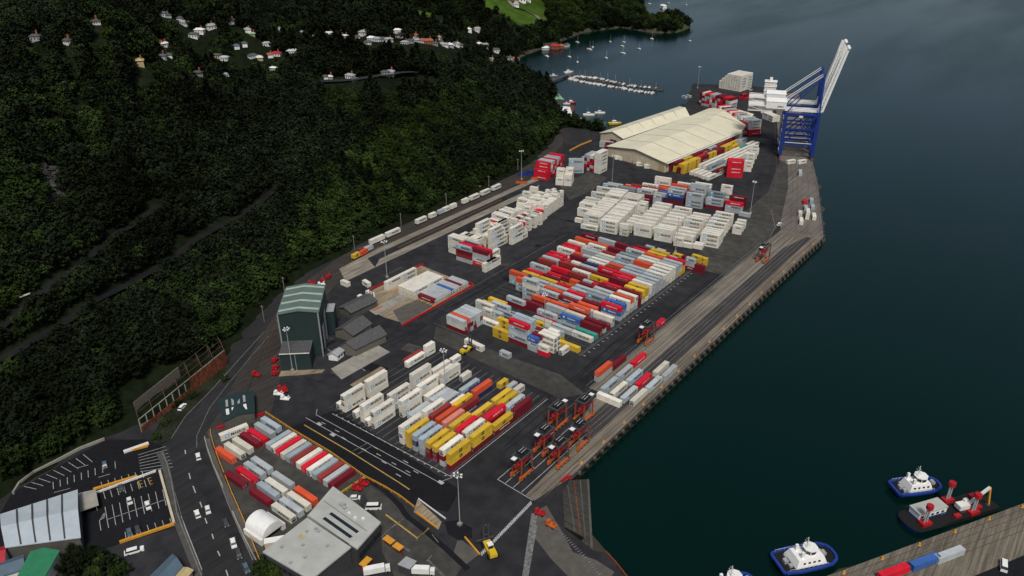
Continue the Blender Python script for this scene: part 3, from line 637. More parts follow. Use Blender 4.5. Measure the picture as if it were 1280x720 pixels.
quad(-300.5,341.5,2,6,6.3,2.7,90,6.06,lambda i,j:wch(['www','www','wwc']),WB,3,0); quad(-306.5,347.5,1,3,12.5,2.6,0,12.19,lambda i,j:'wwc',WB,6,1); quad(-309,356,1,4,12.5,2.6,0,12.19,lambda i,j:'ww',WB,8,1)
quad(-296,357.8,3,2,2.55,12.5,90,12.19,lambda i,j:['wwwww','wwww'][(j+i)%2] if j < 2 else 'ww',WB,8,4)
quad(-291.0,373,3,2,2.55,12.5,90,12.19,lambda i,j:[['wwww','wwww'],['wwwr','wwww'],['ww','ww']][j][i],WB,10,5)
quad(-311,370,1,6,12.5,2.7,0,12.19,lambda i,j:['www','wwc','wwr','www','wwww','www'][i],WB,9,0); quad(-302.5,387,3,4,2.6,6.3,0,6.06,lambda i,j:'www' if j != 1 else 'wwc',WB,14,2); quad(-316,389,1,5,12.5,2.7,0,12.19,lambda i,j:['www','ww','www','wwc','www'][i],WB,12,0)
quad(-312,403.5,3,5,6.4,2.7,8,6.06,lambda i,j:wch(['wwww','www','wwr','wwww']),WB,16,1)
quad(-322,419,4,8,6.4,2.7,8,6.06,lambda i,j:wch(['www','ww','www','wcw','wwww']),WB,20,1)
quad(-303,396,2,1,2.6,5,90,12.19,lambda i,j:['wwd','wd'][j],WB,15,6)
quad(-303.5,412,2,2,3.2,6.6,90,6.06,lambda i,j:wch(['dwww','www']),WB,20,6)
quad(-304.5,436,3,2,3,6.4,90,6.06,lambda i,j:wch(['rwB','wwww','ww']),WB,24,6)
# white reefer block behind the mixed block, turned about 11 degrees
A11 = 11.0; a_ = rad(A11); WR = 'large white block'
def wcol(x0,y0,n,dy,fn,col,l=12.19):
    for i in range(n):
        c = fn(i)
        if not c: continue
        lx, ly = l/2, i*dy+1.2; put(c, x0+lx*math.cos(a_)-ly*math.sin(a_)*.95, y0+lx*math.sin(a_)+ly*math.cos(a_), A11, l, blk=WR, row=i+1, col=col)
wcol(-269.8,417.5,1,3,lambda i:'w',2); wcol(-279.2,424,1,3,lambda i:'w',1,6.06)
wcol(-270.8,422.0,12,3.05,lambda i:['wwc','wcw','www'][i%3],2)
wcol(-284.4,434.8,4,3.0,lambda i:['ww','www','wwc','wwc'][i],1)
for i,(x,y) in enumerate([(-288.2,449.5),(-291.0,461.5),(-293.6,473)]): put('wwc', x+6.2, y+1.2+1.4, A11, blk=WR, row=6+i*3, col=1)
wcol(-279.6,463.5,5,3.2,lambda i:['www','wcw'][i%2],2); 
wcol(-256.6,420.5,14,3.1,lambda i:['www','wcw','www','wwc'][i%4],3); wcol(-266.6,466.5,4,3.2,lambda i:'wwc',3)
wcol(-243.1,423.5,1,3,lambda i:'ccw',4,6.06); wcol(-244.0,430.5,4,5.2,lambda i:['cc','ww','cw','ww'][i],4,6.06); wcol(-252,462,2,4,lambda i:'www',4,6.06)
wcol(-235.4,429.3,8,6.0,lambda i:['www','wcw','www','www'][i%4],5); wcol(-220.8,430.5,8,6.0,lambda i:['www','wcw','wwc','www'][i%4],6)
wcol(-234.6,432.8,2,3.0,lambda i:'ww',5); wcol(-221.2,433.6,2,3,lambda i:'www',6)
wcol(-208.9,437.0,8,5.7,lambda i:['cw','gw','gw','wwc','www'][i%5],7); wcol(-193.3,441.2,4,3.2,lambda i:'www',8); wcol(-197,456,5,6.2,lambda i:['wwc','www','www'][i%3],8)
wcol(-206.5,430.4,1,3,lambda i:'ww',7,6.06); wcol(-200.4,432,1,3,lambda i:'w',7,6.06); wcol(-194.5,434,2,3.1,lambda i:'w',8,6.06)
wcol(-184.6,471.5,3,5.8,lambda i:'ww',9,6.06)
CB = 'rows behind white block'
def crow(x0,y0,lst,l,r):
    for j,c in enumerate(lst):
        if c: lx = j*(l+1.2)+l/2; put(c, x0+lx*math.cos(a_), y0+lx*math.sin(a_), A11, l, blk=CB, row=r, col=j+1)
crow(-294,484,['ddg','ddG','ddg'],12.19,1); crow(-292.5,487.5,['ddg','ddr','ddw','ddB'],12.19,2); crow(-289,492,['yd','wge','dde','ddd'],12.19,3); crow(-283,498,['yy','www','ddo','dde'],12.19,4)
put('bbg', -249.3, 492, A11, 6.06, blk=CB, row=3, col=5); put('ggg', -249.5, 487.0, A11, 6.06, blk=CB, row=2, col=5)
for (x,y,c) in [(-240.5,497.5,'dbBg'),(-226.3,499.5,'gggg'),(-213.6,505.5,'dgg'),(-199.5,507.5,'ggr'),(-241.5,503,'dddg'),(-243.5,509,'gGdo'),(-228.5,507,'ddg'),(-229.5,511,'wgggg'),(-215.5,512,'ggGG'),(-203,513.5,'dd'),(-211.3,519,'wwwww'),(-202.5,520.5,'ddd'),(-253,512,'wgdd'),(-257,508,'ddoww'),(-241,513.5,'ddww'),(-227.8,515,'ggggw')]:
    put(c, x, y, A11, 12.19 if c != 'wwwww' else 8, blk=CB, row=int((y-490)//4)+5, col=int((x+262)//13)+6)
put('g', -190.3, 505.5, 5, 8, blk='alone by the far lamp mast', z0=0)
# stacks toward the sheds
RB = 'red stacks by rail'
quad(-349.6,481,1,9,12.5,3.3,8,12.19,lambda i,j:['rrr','rrrrr','drgwg','dgrrg','rdgrr','gdrgg','rgdrs','drgrr','grdrr'][i],RB)
put('Gggg', -338.5, 513.5, 35, blk='lone grey stack behind the small white pile'); put('gggs', -336.4, 510.5, 35, blk='lone grey stack before the small white pile', row=2)
quad(-330.5,479,2,4,6.4,3.1,25,6.06,lambda i,j:[['ww','www'],['wwww','www'],['wwww','wwww'],['www','wwww']][i][j],'in the small white pile by the red stacks')
quad(-320.6,524.5,1,2,12,2.6,92,12.19,lambda i,j:['wwwwww','wwwwww'][i],'tall white tower',0,0)
quad(-326,526,1,5,12,2.6,92,12.19,lambda i,j:['rgdrg','dgrdw','gdrgg','drgds','gdrg'][i],'tall mixed tower',0,0)

for (px,py,c) in [(773,199,'w'),(779,200,'w'),(800,207,'w'),(810,210,'w')]: x,y = G(px,py); put(c, x, y, 30, 6.06, blk='short white box by the shed wall', row=int(px), col=1)
for (px,py,c) in [(765,186,'dd'),(758,184,'gg'),(770,188,'bb')]: x,y = G(px,py); put(c, x, y, 20, 12.19, blk='dark stack at the west corner of the shed', row=int(px), col=1)
x,y = G(727,211); put('r', x, y, 25, 12.19, Hc=1.3, blk='flat red rack beside the small white pile')
# long rows on the east side of the sheds (toward the crane)
LB = 'rows beside cream shed'
dv = Vector((0.02,1.0)).normalized(); lyaw = math.degrees(math.atan2(117.,11.4))
def lrow(px,py,lst,l=12.19,r=1,gap=.5):
    x,y = G(px,py)
    for i,c in enumerate(lst):
        if c: t = l/2+i*(l+gap); put(c, x+t*math.cos(rad(lyaw)), y+t*math.sin(rad(lyaw)), lyaw, l, blk=LB, row=i+1, col=r)
lrow(837,214,['ddd','ddg','dbb','ddd','dgg','ddd','ggb','ddd'],r=1); lrow(842.5,215,['yyd','ddy','ddd','ydd','ddg','dde','rdd','dd'],r=2); lrow(848.5,217,['ddy','ddy','ddr','yyd','ddd','yyy','ddy','ggg'],r=3)
lrow(852.5,217.5,['yyy','yyy','ddd','yyy','ddd','yyy','yy','ggg'],r=4); lrow(863,219,['w','ww','ww','ww','gw','ww','wt','ww'],r=5); lrow(868.5,220.5,['w','ww','ww','ww','ww','ww','ww','ww'],r=6)
lrow(873.5,222,['w','wG','wG','ww','ww','tw','ww'],r=7); lrow(878,224,['w','b','w','ww','ww','ww','gw'],r=8); lrow(883.5,225.5,['w','wd','ww','ww'],r=9)
for i in range(5): x,y = G(917.5,221.5); put('rrrrr' if i < 3 else 'rrrr', x-2.6*i*math.sin(rad(27)), y+2.6*i*math.cos(rad(27)), 27, 12.19, Hc=2.75, blk='dark red end block', row=i+1, col=1)
for i,(px,py,c) in enumerate([(934,214,'www'),(936,209,'wwww'),(938,204,'www'),(941,198,'wwww'),(943,193,'ww')]): x,y = G(px,py); put(c, x, y, 20, 6.06, blk='in the white stacks beside the dark red block', row=i+1, col=1)
# far end stacks
FB = 'far stacks'
def frow(px0,py0,px1,py1,n,rows,fn,yaw,l,blk,rr=0,back=2.7):
    a,b = G(px0,py0), G(px1,py1); ux,uy = b[0]-a[0], b[1]-a[1]; L_ = math.hypot(ux,uy); nx,ny = -uy/L_, ux/L_
    for i in range(n):
        t = (i+.5)/n
        for j in range(rows): c = fn(i,j); (put(c, a[0]+ux*t+nx*(l/2+j*(l+.4)), a[1]+uy*t+ny*(l/2+j*(l+.4)), math.degrees(math.atan2(ny,nx)), l, blk=blk, row=rr+j+1, col=i+1) if c else None)
mix = lambda i,j: ''.join(wch('rrdggwrgd') for _ in range(5))
frow(873,131,912,140,12,1,mix,0,12.19,FB,0); frow(893,148,936,170,13,1,lambda i,j:''.join(wch('rrdggwrg') for _ in range(5)),0,12.19,FB,3)
frow(898,110,925,115,9,2,lambda i,j:'wwwwww'[:min(6,3+i)],0,12.19,'in the far white block by the water',0)
frow(922,123,938,126,3,1,lambda i,j:['rd','rd','rr'][i],0,12.19,'low red stacks by the far white block')
frow(855,124,866,122,2,1,lambda i,j:'g',0,6.06,'small boxes at the shore corner')
frow(965,153,974,152,3,2,lambda i,j:'ww',0,8,'white boxes under the crane house')
print('containers', len(REC))
# --- meshes
def body_mesh(L, h):
    s = MB(); s.box(0,0,.12,h-.03,L-.10,2.34,0)
    for sx in (-1,1):
        for sy in (-1,1): s.box(sx*(L/2-.08),sy*1.14,0,h,.16,.16,0)
    for z0,z1 in ((0,.16),(h-.12,h)):
        for sy in (-1,1): s.box(0,sy*1.17,z0,z1,L-.34,.10,0)
        for sx in (-1,1): s.box(sx*(L/2-.05),0,z0,z1,.10,2.1,0)
    n = int(L/1.1)
    for i in range(n):                       # roof and side ribs
        x = -L/2+.6+(L-1.2)*i/(n-1); s.box(x,0,h-.031,h-.005,.35,2.2,0)
        for sy in (-1,1): s.box(x,sy*1.185,.18,h-.14,.40,.028,0)
    return s
def door_mb(h):
    s = MB()
    for sy in (-1,1):
        s.box(.03,sy*.565,.14,h-.14,.06,1.10,0)
        for o in (.25,.80): s.tube((.09,sy*o,.15),(.09,sy*o,h-.15),.03,5,1)
        s.box(.10,sy*.52,1.05,1.15,.05,.5,1)
    return s
def reefer_mb(h):
    s = MB(); s.box(.03,0,.14,h-.14,.06,2.2,0); s.box(.07,0,.30,1.25,.04,1.9,1); s.box(.07,.1,1.5,2.3,.04,1.3,2)
    s.tube((.09,.1,1.9),(.11,.1,1.9),.38,10,1); s.box(.09,-.8,1.5,2.2,.05,.35,1); return s
TXT = {}
def text_geo(t, size):
    if (t,size) in TXT: return TXT[(t,size)]
    c = bpy.data.curves.new('lettering', 'FONT'); c.body = t; c.size = size; c.resolution_u = 1; c.align_x = 'CENTER'; c.align_y = 'CENTER'; c.offset = 0.028*size
    o = bpy.data.objects.new('lettering', c); COL.objects.link(o); bpy.context.view_layer.update()
    me_ = bpy.data.meshes.new_from_object(o.evaluated_get(bpy.context.evaluated_depsgraph_get()))
    r = ([tuple(v.co) for v in me_.vertices], [tuple(p.vertices) for p in me_.polygons])
    bpy.data.objects.remove(o); bpy.data.meshes.remove(me_); bpy.data.curves.remove(c); TXT[(t,size)] = r; return r
def letters(s, t, size, org, right, up, m, sx=1.0):
    vs, fs = text_geo(t, size); o = len(s.v); org, right, up = Vector(org), Vector(right), Vector(up)
    s.v += [tuple(org+right*(v[0]*sx)+up*v[1]) for v in vs]; s.f += [tuple(o+i for i in f) for f in fs]; s.m += [m]*len(fs)
def star(s, c, r, right, up, m):
    c, right, up = Vector(c), Vector(right), Vector(up); n = 14; pts = []
    for i in range(n): a = math.pi*i/7*1.0; rr = r if i % 2 == 0 else r*.5; pts.append(c+right*math.sin(a)*rr+up*math.cos(a)*rr)
    for i in range(n): s.poly([c, pts[(i+1)%n], pts[i]], m)
def livery(s, kind, L, h, ms, sides=(-1,1), part=None):
    """ms: indices of (dark, blue, white)"""
    f = L/12.19
    for sy in sides:
        rt = (1,0,0) if sy < 0 else (-1,0,0); Y = sy*1.213; up = (0,0,1); zc = h*.55; d = rt[0]
        q = lambda xa, xb, za, zb, m, e=0: s.poly([(d*xa,Y+sy*e,za),(d*xb,Y+sy*e,za),(d*xb,Y+sy*e,zb),(d*xa,Y+sy*e,zb)], m)
        if kind == 'star':
            if part != 'lettering': q(-4.3*f,-2.5*f,zc-.85,zc+.85,ms[1]); star(s, (d*-3.4*f,Y+sy*.008,zc), .72, rt, up, ms[2])
            if part != 'logo': letters(s, 'MAERSK', 1.8*min(1,f*1.3), (d*1.55*f,Y,zc), rt, up, ms[0], 1.0 if f > .7 else .75)
        elif kind == 'msc':
            q(-.9,.9,zc-.75,zc+.75,ms[0]); letters(s, 'MSC', .75, (0,Y+sy*.008,zc), rt, up, ms[3])
        elif kind == 'hs': letters(s, 'HAMBURG SÜD', 1.0, (d*.6*f,Y,zc+.1), rt, up, ms[2], f)
        elif kind == 'saf': q(-4.4*f,-3.3*f,zc-.5,zc+.5,ms[2]); letters(s, 'Safmarine', 1.3, (d*.9*f,Y,zc), rt, up, ms[2], f)
def kind_of(r):
    c = r['c']; k = int(abs(r['x']*7.3+r['y']*3.1+r['z']*5)) % 10
    if c == 'w': return 'star' if k < 7 else None
    if c in 'gcGs': return 'star' if k < 6 else None
    if c == 'y': return 'msc'
    if c == 'r': return 'hs' if k < 7 else None
    if c == 'B': return 'saf'
    if c in 'do': return 'hs' if k < 2 else None
    return None
BODY, END, LIV = {}, {}, {}
LM = ['ink','skyblue','white','yellow']
# --- which show: exposed to the camera side, nearest first
arr = np.array([(r['x'],r['y'],r['z'],rad(r['yaw']),r['L'],r['h']) for r in REC])
def covered(p, me_i):
    dx, dy = p[0]-arr[:,0], p[1]-arr[:,1]; c, n = np.cos(arr[:,3]), np.sin(arr[:,3]); u = dx*c+dy*n; v = -dx*n+dy*c
    k = (abs(u) < arr[:,4]/2) & (abs(v) < 1.2) & (p[2] > arr[:,2]) & (p[2] < arr[:,2]+arr[:,5]); k[me_i] = False; return bool(k.any())
for i, r in enumerate(REC):
    a = rad(r['yaw']); hx, hy = abs(math.cos(a))*r['L']/2+abs(math.sin(a))*1.22, abs(math.sin(a))*r['L']/2+abs(math.cos(a))*1.22; zc = r['z']+r['h']/2
    r['exp'] = r['top'] or not covered((r['x']+hx+1.5, r['y'], zc), i) or not covered((r['x'], r['y']-hy-1.5, zc), i)
    r['d'] = math.hypot(math.hypot(r['x'], r['y']), HCAM-r['z'])
    px, py, _ = P(r['x'], r['y'], r['z']); r['inf'] = -5 < px < 1285 and -5 < py < 725
order = sorted([i for i, r in enumerate(REC) if r['exp'] and r['inf']], key=lambda i: REC[i]['d']-8*(REC[i]['L'] > 8)-12*REC[i]['top'])
PICK = set(order[:300]); seen = {}
TIER = ['on the ground','second tier','third tier','fourth tier','fifth tier','sixth tier']
for i in sorted(PICK):
    r = REC[i]; key = (r['L'], round(r['h'],2))
    if key not in BODY: BODY[key] = body_mesh(r['L'], r['h']).mesh('container_shell', ['white'])
    o = bpy.data.objects.new('shipping_container', BODY[key]); COL.objects.link(o)
    o.material_slots[0].link = 'OBJECT'; o.material_slots[0].material = M[r['c']]
    o.location = (r['x'],r['y'],r['z']+.02); o.rotation_euler = (0,0,rad(r['yaw']))
    b = r['blk']; multi = len(b.split()) <= 4 and b[:4] != 'lone'
    nm = CNAME[r['c']]+(' short' if r['L'] < 8 else '')+' container, '+(TIER[r['tier']-1]+', ' if r['z'] < 1.04 or r['tier'] > 1 or True else '')
    if multi: lab = '%s container, %s, %s row, %s stack, %s' % (CNAME[r['c']]+(' short' if r['L'] < 8 else ''), TIER[r['tier']-1], ordinal(min(39,max(1,r['row']))), ordinal(min(39,max(1,r['col']))), b)
    else: lab = '%s container, %s, %s' % (CNAME[r['c']], TIER[r['tier']-1], b)
    o['_lab'] = lab; r['lab'] = lab; r['obj'] = o
    tag(o, lab, 'container', 'shipping containers stacked across the port yard'); del o['_lab']
    hk = round(r['h'],2)
    if hk not in END: END[hk] = (door_mb(r['h']).mesh('container_door', ['white','grey']), reefer_mb(r['h']).mesh('reefer_unit', ['offwhite','dkgrey','grey']))
    ends = [('door', END[hk][0], 1)] + ([('refrigeration_unit', END[hk][1], -1)] if r['c'] in 'wc' else [])
    for nme, me_, sg in ends:
        c = bpy.data.objects.new(nme, me_); COL.objects.link(c); c.parent = o; c.location = (sg*(r['L']/2-.055),0,0)
        if sg < 0: c.rotation_euler = (0,0,math.pi)
        if nme == 'door': c.material_slots[0].link = 'OBJECT'; c.material_slots[0].material = M[r['c']]
    kd = kind_of(r)
    if kd:
        for sd_ in (-1, 1):
            for prt in (('lettering','logo') if kd == 'star' else ('lettering',)):
                lk = (kd, r['L'], hk, sd_, prt)
                if lk not in LIV: s = MB(); livery(s, kd, r['L'], r['h'], (0,1,2,3), (sd_,), prt); LIV[lk] = s.mesh('livery', LM)
                c = bpy.data.objects.new(prt, LIV[lk]); COL.objects.link(c); c.parent = o
# repeated labels: tell them apart by their place in the row
from collections import defaultdict
dd_ = defaultdict(list)
for i in PICK: dd_[REC[i]['lab']].append(REC[i])
for lab, rs in dd_.items():
    if len(rs) > 1:
        rs.sort(key=lambda r: (r['x'], r['y']))
        for k, r in enumerate(rs): r['obj']['label'] = (lab + ', ' + ordinal(k+1) + ' from left')
# --- the rest as one mass
keys = list(PAL); s = MB(); mats_ = [M[k] for k in keys] + [M[x] for x in LM] + [M['dkgrey']]
nk = len(keys)
for i, r in enumerate(REC):
    if i in PICK: continue
    t = MB(); m = keys.index(r['c']); L, h = r['L'], r['h']
    t.box(0,0,.05,h-.03,L-.10,2.34,m)
    for z0,z1 in ((0,.14),(h-.10,h)):
        for sy in (-1,1): t.box(0,sy*1.17,z0,z1,L,.10,m)
    for sx in (-1,1): t.box(sx*(L/2-.05),0,.14,h-.10,.10,2.44,m)
    for sx in (-1,1): t.box(sx*(L/2+.005),0,.3,h-.3,.02,.05,nk+4)
    kd = kind_of(r)
    if kd and r['exp']: livery(t, kd, L, h, (nk,nk+1,nk+2,nk+3))
    a = rad(r['yaw']); c, n = math.cos(a), math.sin(a); o = len(s.v)
    s.v += [(r['x']+x*c-y*n, r['y']+x*n+y*c, r['z']+.02+z) for x,y,z in t.v]; s.f += [tuple(o+q for q in f) for f in t.f]; s.m += t.m
o = s.build('container_stacks', mats_)
tag(o, 'farther stacks of white, grey and red containers filling the port yard', 'container stacks', kind='stuff')
# flat wagons under the train loads
for (px,py,c,l) in TR[2:]:
    x,y = G(px,py,1.2)
    t = thing('flat_wagon', 'low dark flat rail wagon under a container on the train by the hill', 'wagon', (-362.4,y,.15), rad(90), 'flat wagons of the train')
    s = MB(); s.box(0,0,.75,.90,max(l,7)+.8,2.3,0); s.box(0,0,.55,.75,max(l,7),.6,0); s.build('deck', ['rustbar'], t)
    for sx in (-1,1):
        s = MB(); s.box(sx*(l/2-1.2),0,.2,.55,1.6,1.6,0)
        for q_ in (-.5,.5):
            for sy in (-.75,.75): s.tube((sx*(l/2-1.2)+q_,sy-.06,.35),(sx*(l/2-1.2)+q_,sy+.06,.35),.35,8,0)
        s.build('bogie', ['dkgrey'], t)
# ------------------------------------------------------------------ trees
rt = random.Random(5)
def crown_mesh(name, m, hgt, rx, clumps, leaf, seed, shape='round', per=9):
    """leaf-sized faces gathered in clumps spread through the crown; uneven outline"""
    r = random.Random(seed); s = MB(); lobes = []
    for i in range(clumps):
        while True:
            a = r.uniform(0, 2*math.pi); u = r.uniform(.10, 1)
            if shape == 'cone': rr = rx*(1-u)**.8*r.uniform(.45, 1.08)+.2
            elif shape == 'flat': rr = rx*math.sqrt(max(0, 1-(u*1.05-.35)**2))*r.uniform(.5, 1.12)
            else: rr = rx*math.sqrt(max(0, 1-((u-.5)*1.9)**2))*r.uniform(.45, 1.15)
            rr *= 1+.25*math.sin(a*3+seed)+.12*math.sin(a*5+2*seed); break
        lobes.append((rr*math.cos(a), rr*math.sin(a), hgt*(u*(1+.10*math.sin(a*2+seed)))))
    for (x,y,z) in lobes:
        cr = r.uniform(.7, 1.35)*rx*.20+.25
        for k in range(per):
            a, b = r.uniform(0, 2*math.pi), r.uniform(-1, 1); q = math.sqrt(1-b*b)*cr*r.uniform(.5, 1)
            c = Vector((x+q*math.cos(a), y+q*math.sin(a), max(.3, z+b*cr*.8))); n = Vector((r.gauss(0,.6), r.gauss(0,.6), 1+r.gauss(0,.35))).normalized()
            t = n.orthogonal().normalized(); t = Matrix.Rotation(r.uniform(0,6.28), 3, n)@t; v = n.cross(t); l = leaf*r.uniform(.6, 1.3); wd = l*r.uniform(.5,.9)
            s.poly([c-t*l, c+v*wd, c+t*l*.9, c-v*wd*.9], 0)
    return s.mesh(name, [m])
def trunk_mesh(h, r0, seed, limbs=5, spread=2.0):
    r = random.Random(seed); s = MB(); p = Vector((0,0,-1.0)); q = Vector((r.uniform(-.3,.3), r.uniform(-.3,.3), h*.45)); s.tube(p, q, r0, 7, 0, r0*.7)
    top = Vector((r.uniform(-.5,.5), r.uniform(-.5,.5), h*.9)); s.tube(q, top, r0*.7, 6, 0, r0*.2)
    for i in range(limbs):
        a = i*2.4+r.uniform(0,1); st = q.lerp(top, r.uniform(0,.7)); s.tube(st, st+Vector((math.cos(a)*spread, math.sin(a)*spread, h*.18)), r0*.35, 5, 0, r0*.1)
    return s.mesh('trunk', ['bark'])
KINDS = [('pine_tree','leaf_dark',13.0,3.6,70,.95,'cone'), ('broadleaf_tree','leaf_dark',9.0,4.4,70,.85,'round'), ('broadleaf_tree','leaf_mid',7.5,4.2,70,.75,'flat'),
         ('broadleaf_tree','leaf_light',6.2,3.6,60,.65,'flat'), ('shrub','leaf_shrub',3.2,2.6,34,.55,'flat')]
PROTO = []
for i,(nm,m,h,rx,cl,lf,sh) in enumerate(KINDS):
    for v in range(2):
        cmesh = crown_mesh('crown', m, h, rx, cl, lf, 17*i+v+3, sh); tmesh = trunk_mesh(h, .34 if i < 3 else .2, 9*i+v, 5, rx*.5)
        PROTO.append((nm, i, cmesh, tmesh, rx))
# clearings: roads, houses, rock, meadows, car park
CLEAR = []          # (x, y, r)
for k, rd in enumerate(ROADS):
    for (x,y) in rd: CLEAR.append((x, y, 6.5 if k < 2 else 5))
d_cam = lambda x,y: math.hypot(x,y)
def near_clear(x, y):
    return CL_GRID.get((int(x//12), int(y//12)))
HOUSES = []; LOWT = []
hp = [(178,17,'offwhite','slate'),(184,18,'white','slate'),(203,21,'white','bluedark'),(208,22,'offwhite','slate'),(227,26,'offwhite','slate'),(255,27,'grey','slate'),(250,41,'white','offwhite'),(264,36,'offwhite','grey'),(268,34,'grey','slate'),
 (199,56,'white','redroof'),(206,58,'white','offwhite'),(203,73,'offwhite','bluedark'),(212,72,'white','slate'),(176,81,'tan','tan'),(84,53,'white','slate'),(45,50,'grey','slate'),
 (281,76,'offwhite','bluroof'),(283,95,'white','grey'),(248,95,'grey','slate'),(272,73,'tan','slate'),(310,40,'offwhite','grey'),(316,45,'tan','palegreen'),(340,41,'offwhite','grey'),(349,40,'white','palegreen'),(354,41,'white','bluroof'),
 (325,75,'tan','offwhite'),(338,72,'white','terracotta'),(346,70,'white','redroof'),(364,67,'white','bluroof'),(369,67,'white','offwhite'),(342,88,'white','white'),(316,73,'offwhite','slate'),
 (379,44,'offwhite','grey'),(386,48,'grey','offwhite'),(390,49,'offwhite','grey'),(396,50,'grey','grey'),(404,46,'offwhite','offwhite'),(412,46,'grey','offwhite'),(418,46,'white','grey'),(426,45,'offwhite','slate'),(432,47,'grey','offwhite'),(440,53,'white','grey'),(447,48,'offwhite','slate'),
 (465,51,'white','white'),(471,52,'offwhite','grey'),(478,52,'grey','slate'),(486,53,'offwhite','grey'),(497,42,'white','white'),(501,47,'offwhite','slate'),(513,54,'grey','slate'),(522,53,'offwhite','grey'),(530,54,'white','terracotta'),(536,55,'terracotta','terracotta'),(544,57,'grey','slate'),
 (551,54,'white','slate'),(556,58,'offwhite','grey'),(563,59,'grey','offwhite'),(570,58,'white','grey'),(577,59,'offwhite','slate'),(584,59,'grey','grey'),(591,59,'white','slate'),(598,58,'grey','offwhite'),(586,39,'white','white'),(596,39,'offwhite','grey'),
 (120,30,'offwhite','slate'),(140,24,'grey','slate'),(232,33,'white','grey'),(243,48,'offwhite','slate'),(290,30,'white','slate'),(296,60,'offwhite','bluedark'),(306,58,'white','slate'),(357,58,'offwhite','terracotta'),(334,58,'white','grey'),(403,57,'offwhite','grey'),(455,44,'white','grey'),(460,56,'offwhite','slate'),(506,55,'white','grey'),(518,48,'offwhite','terracotta'),(548,49,'white','grey'),(560,50,'grey','offwhite'),(575,52,'offwhite','grey'),(606,60,'white','grey'),(620,66,'offwhite','slate'),
 (407,98,'offwhite','slate'),(413,99,'grey','offwhite'),(438,98,'white','grey'),(443,101,'grey','slate'),(488,94,'offwhite','grey'),(482,95,'grey','slate'),(610,72,'grey','offwhite'),(614,76,'offwhite','grey'),(636,76,'white','slate'),(644,77,'grey','terracotta'),
 (644,3,'offwhite','terracotta'),(652,2,'white','slate'),(660,2,'offwhite','terracotta'),(645,8,'white','grey'),(700,60,'terracotta','terracotta'),(694,61,'terracotta','redroof'),(708,58,'offwhite','slate'),(829,10,'white','white'),(682,62,'white','white')]
for (px,py,wm,rm) in hp:
    x,y,z = RT(px,py); HOUSES.append((x,y,z,px,py,wm,rm)); l = math.hypot(x,y)
    vl = 37 < py < 61
    for k in range(9 if vl else 3): CLEAR.append((x-x/l*k*8, y-y/l*k*8, 7.5-k*.3))
    for k in range(9 if vl else 3, 15 if vl else 9): LOWT.append((x-x/l*k*8, y-y/l*k*8, 8))
RX,RY,RZ = RT(62,222)
l_ = math.hypot(RX,RY)
for k in range(5): CLEAR.append((RX-RX/l_*k*7, RY-RY/l_*k*7, 8-k))
for a_x in range(492, 580, 3):
    mx, my, _ = RT(a_x, 7+(a_x-492)*.31+1); lm = math.hypot(mx,my)
    for k in range(6): CLEAR.append((mx-mx/lm*(k*7-8), my-my/lm*(k*7-8), 7.5))
for a_x in range(396, 545, 7):
    mx, my, _ = RT(a_x, 100); lm = math.hypot(mx,my)
    for k in range(3): CLEAR.append((mx-mx/lm*k*7, my-my/lm*k*7, 6))
CL = np.array(CLEAR)
def blocked(x, y): return bool(((CL[:,0]-x)**2+(CL[:,1]-y)**2 < CL[:,2]**2).any())
cand = []
n_try = 0
rng = np.random.default_rng(3)
XY = np.c_[np.r_[rng.uniform(-2350,-225,170000), rng.uniform(-900,-225,110000)], np.r_[rng.uniform(-250,2100,170000), rng.uniform(-150,860,110000)]]
XY = XY[inside(XY[:,0], XY[:,1], LAND) & ~inside(XY[:,0], XY[:,1], PORT)]
dist = np.hypot(XY[:,0], XY[:,1]); keepp = rng.random(len(XY)) < np.clip(1.35-(dist-500)/1700, .42, 1); XY = XY[keepp]
# only keep what the view (with a generous margin) could ever show
dx = XY[:,0]*CR.x+XY[:,1]*CR.y; dz = XY[:,0]*CF.x+XY[:,1]*CF.y; XY = XY[(dz > 60) & (np.abs(dx) < dz*1.02+120)]
ZZ = Hg(XY[:,0], XY[:,1]); k = ZZ > -1.5; XY = XY[k]; ZZ = ZZ[k]
dP = pdist(XY[:,0], XY[:,1], PORT); k = dP > 5.0; XY = XY[k]; ZZ = ZZ[k]; dP = dP[k]
mead = np.zeros(len(XY), bool)
for pg in MEAD: mead |= inside(XY[:,0], XY[:,1], pg)
hl = inside(XY[:,0], XY[:,1], MEAD[2])
k = ~mead | (hl & (rng.random(len(XY)) < .35)); XY = XY[k]; ZZ = ZZ[k]; dP = dP[k]
def far_from(XYs):
    ok = np.ones(len(XYs), bool)
    for a in range(0, len(CL), 40):
        c = CL[a:a+40]; ok &= ~((((XYs[:,None,0]-c[None,:,0])**2+(XYs[:,None,1]-c[None,:,1])**2) < c[None,:,2]**2).any(1))
    return ok
k = far_from(XY); XY = XY[k]; ZZ = ZZ[k]; dP = dP[k]
# derelict shed site, carpark edge, rock face and the small harbour are left open
DSH = [(-286,109),(-324,116),(-330,176),(-308,178)]
DK = [(-420,600),(-372,640),(-388,612)]
rock = ((XY[:,0]-RX)**2+(XY[:,1]-RY)**2) < 22**2
k = ~inside(XY[:,0], XY[:,1], DSH) & (~rock | (rng.random(len(XY)) < .5)); XY = XY[k]; ZZ = ZZ[k]; dP = dP[k]
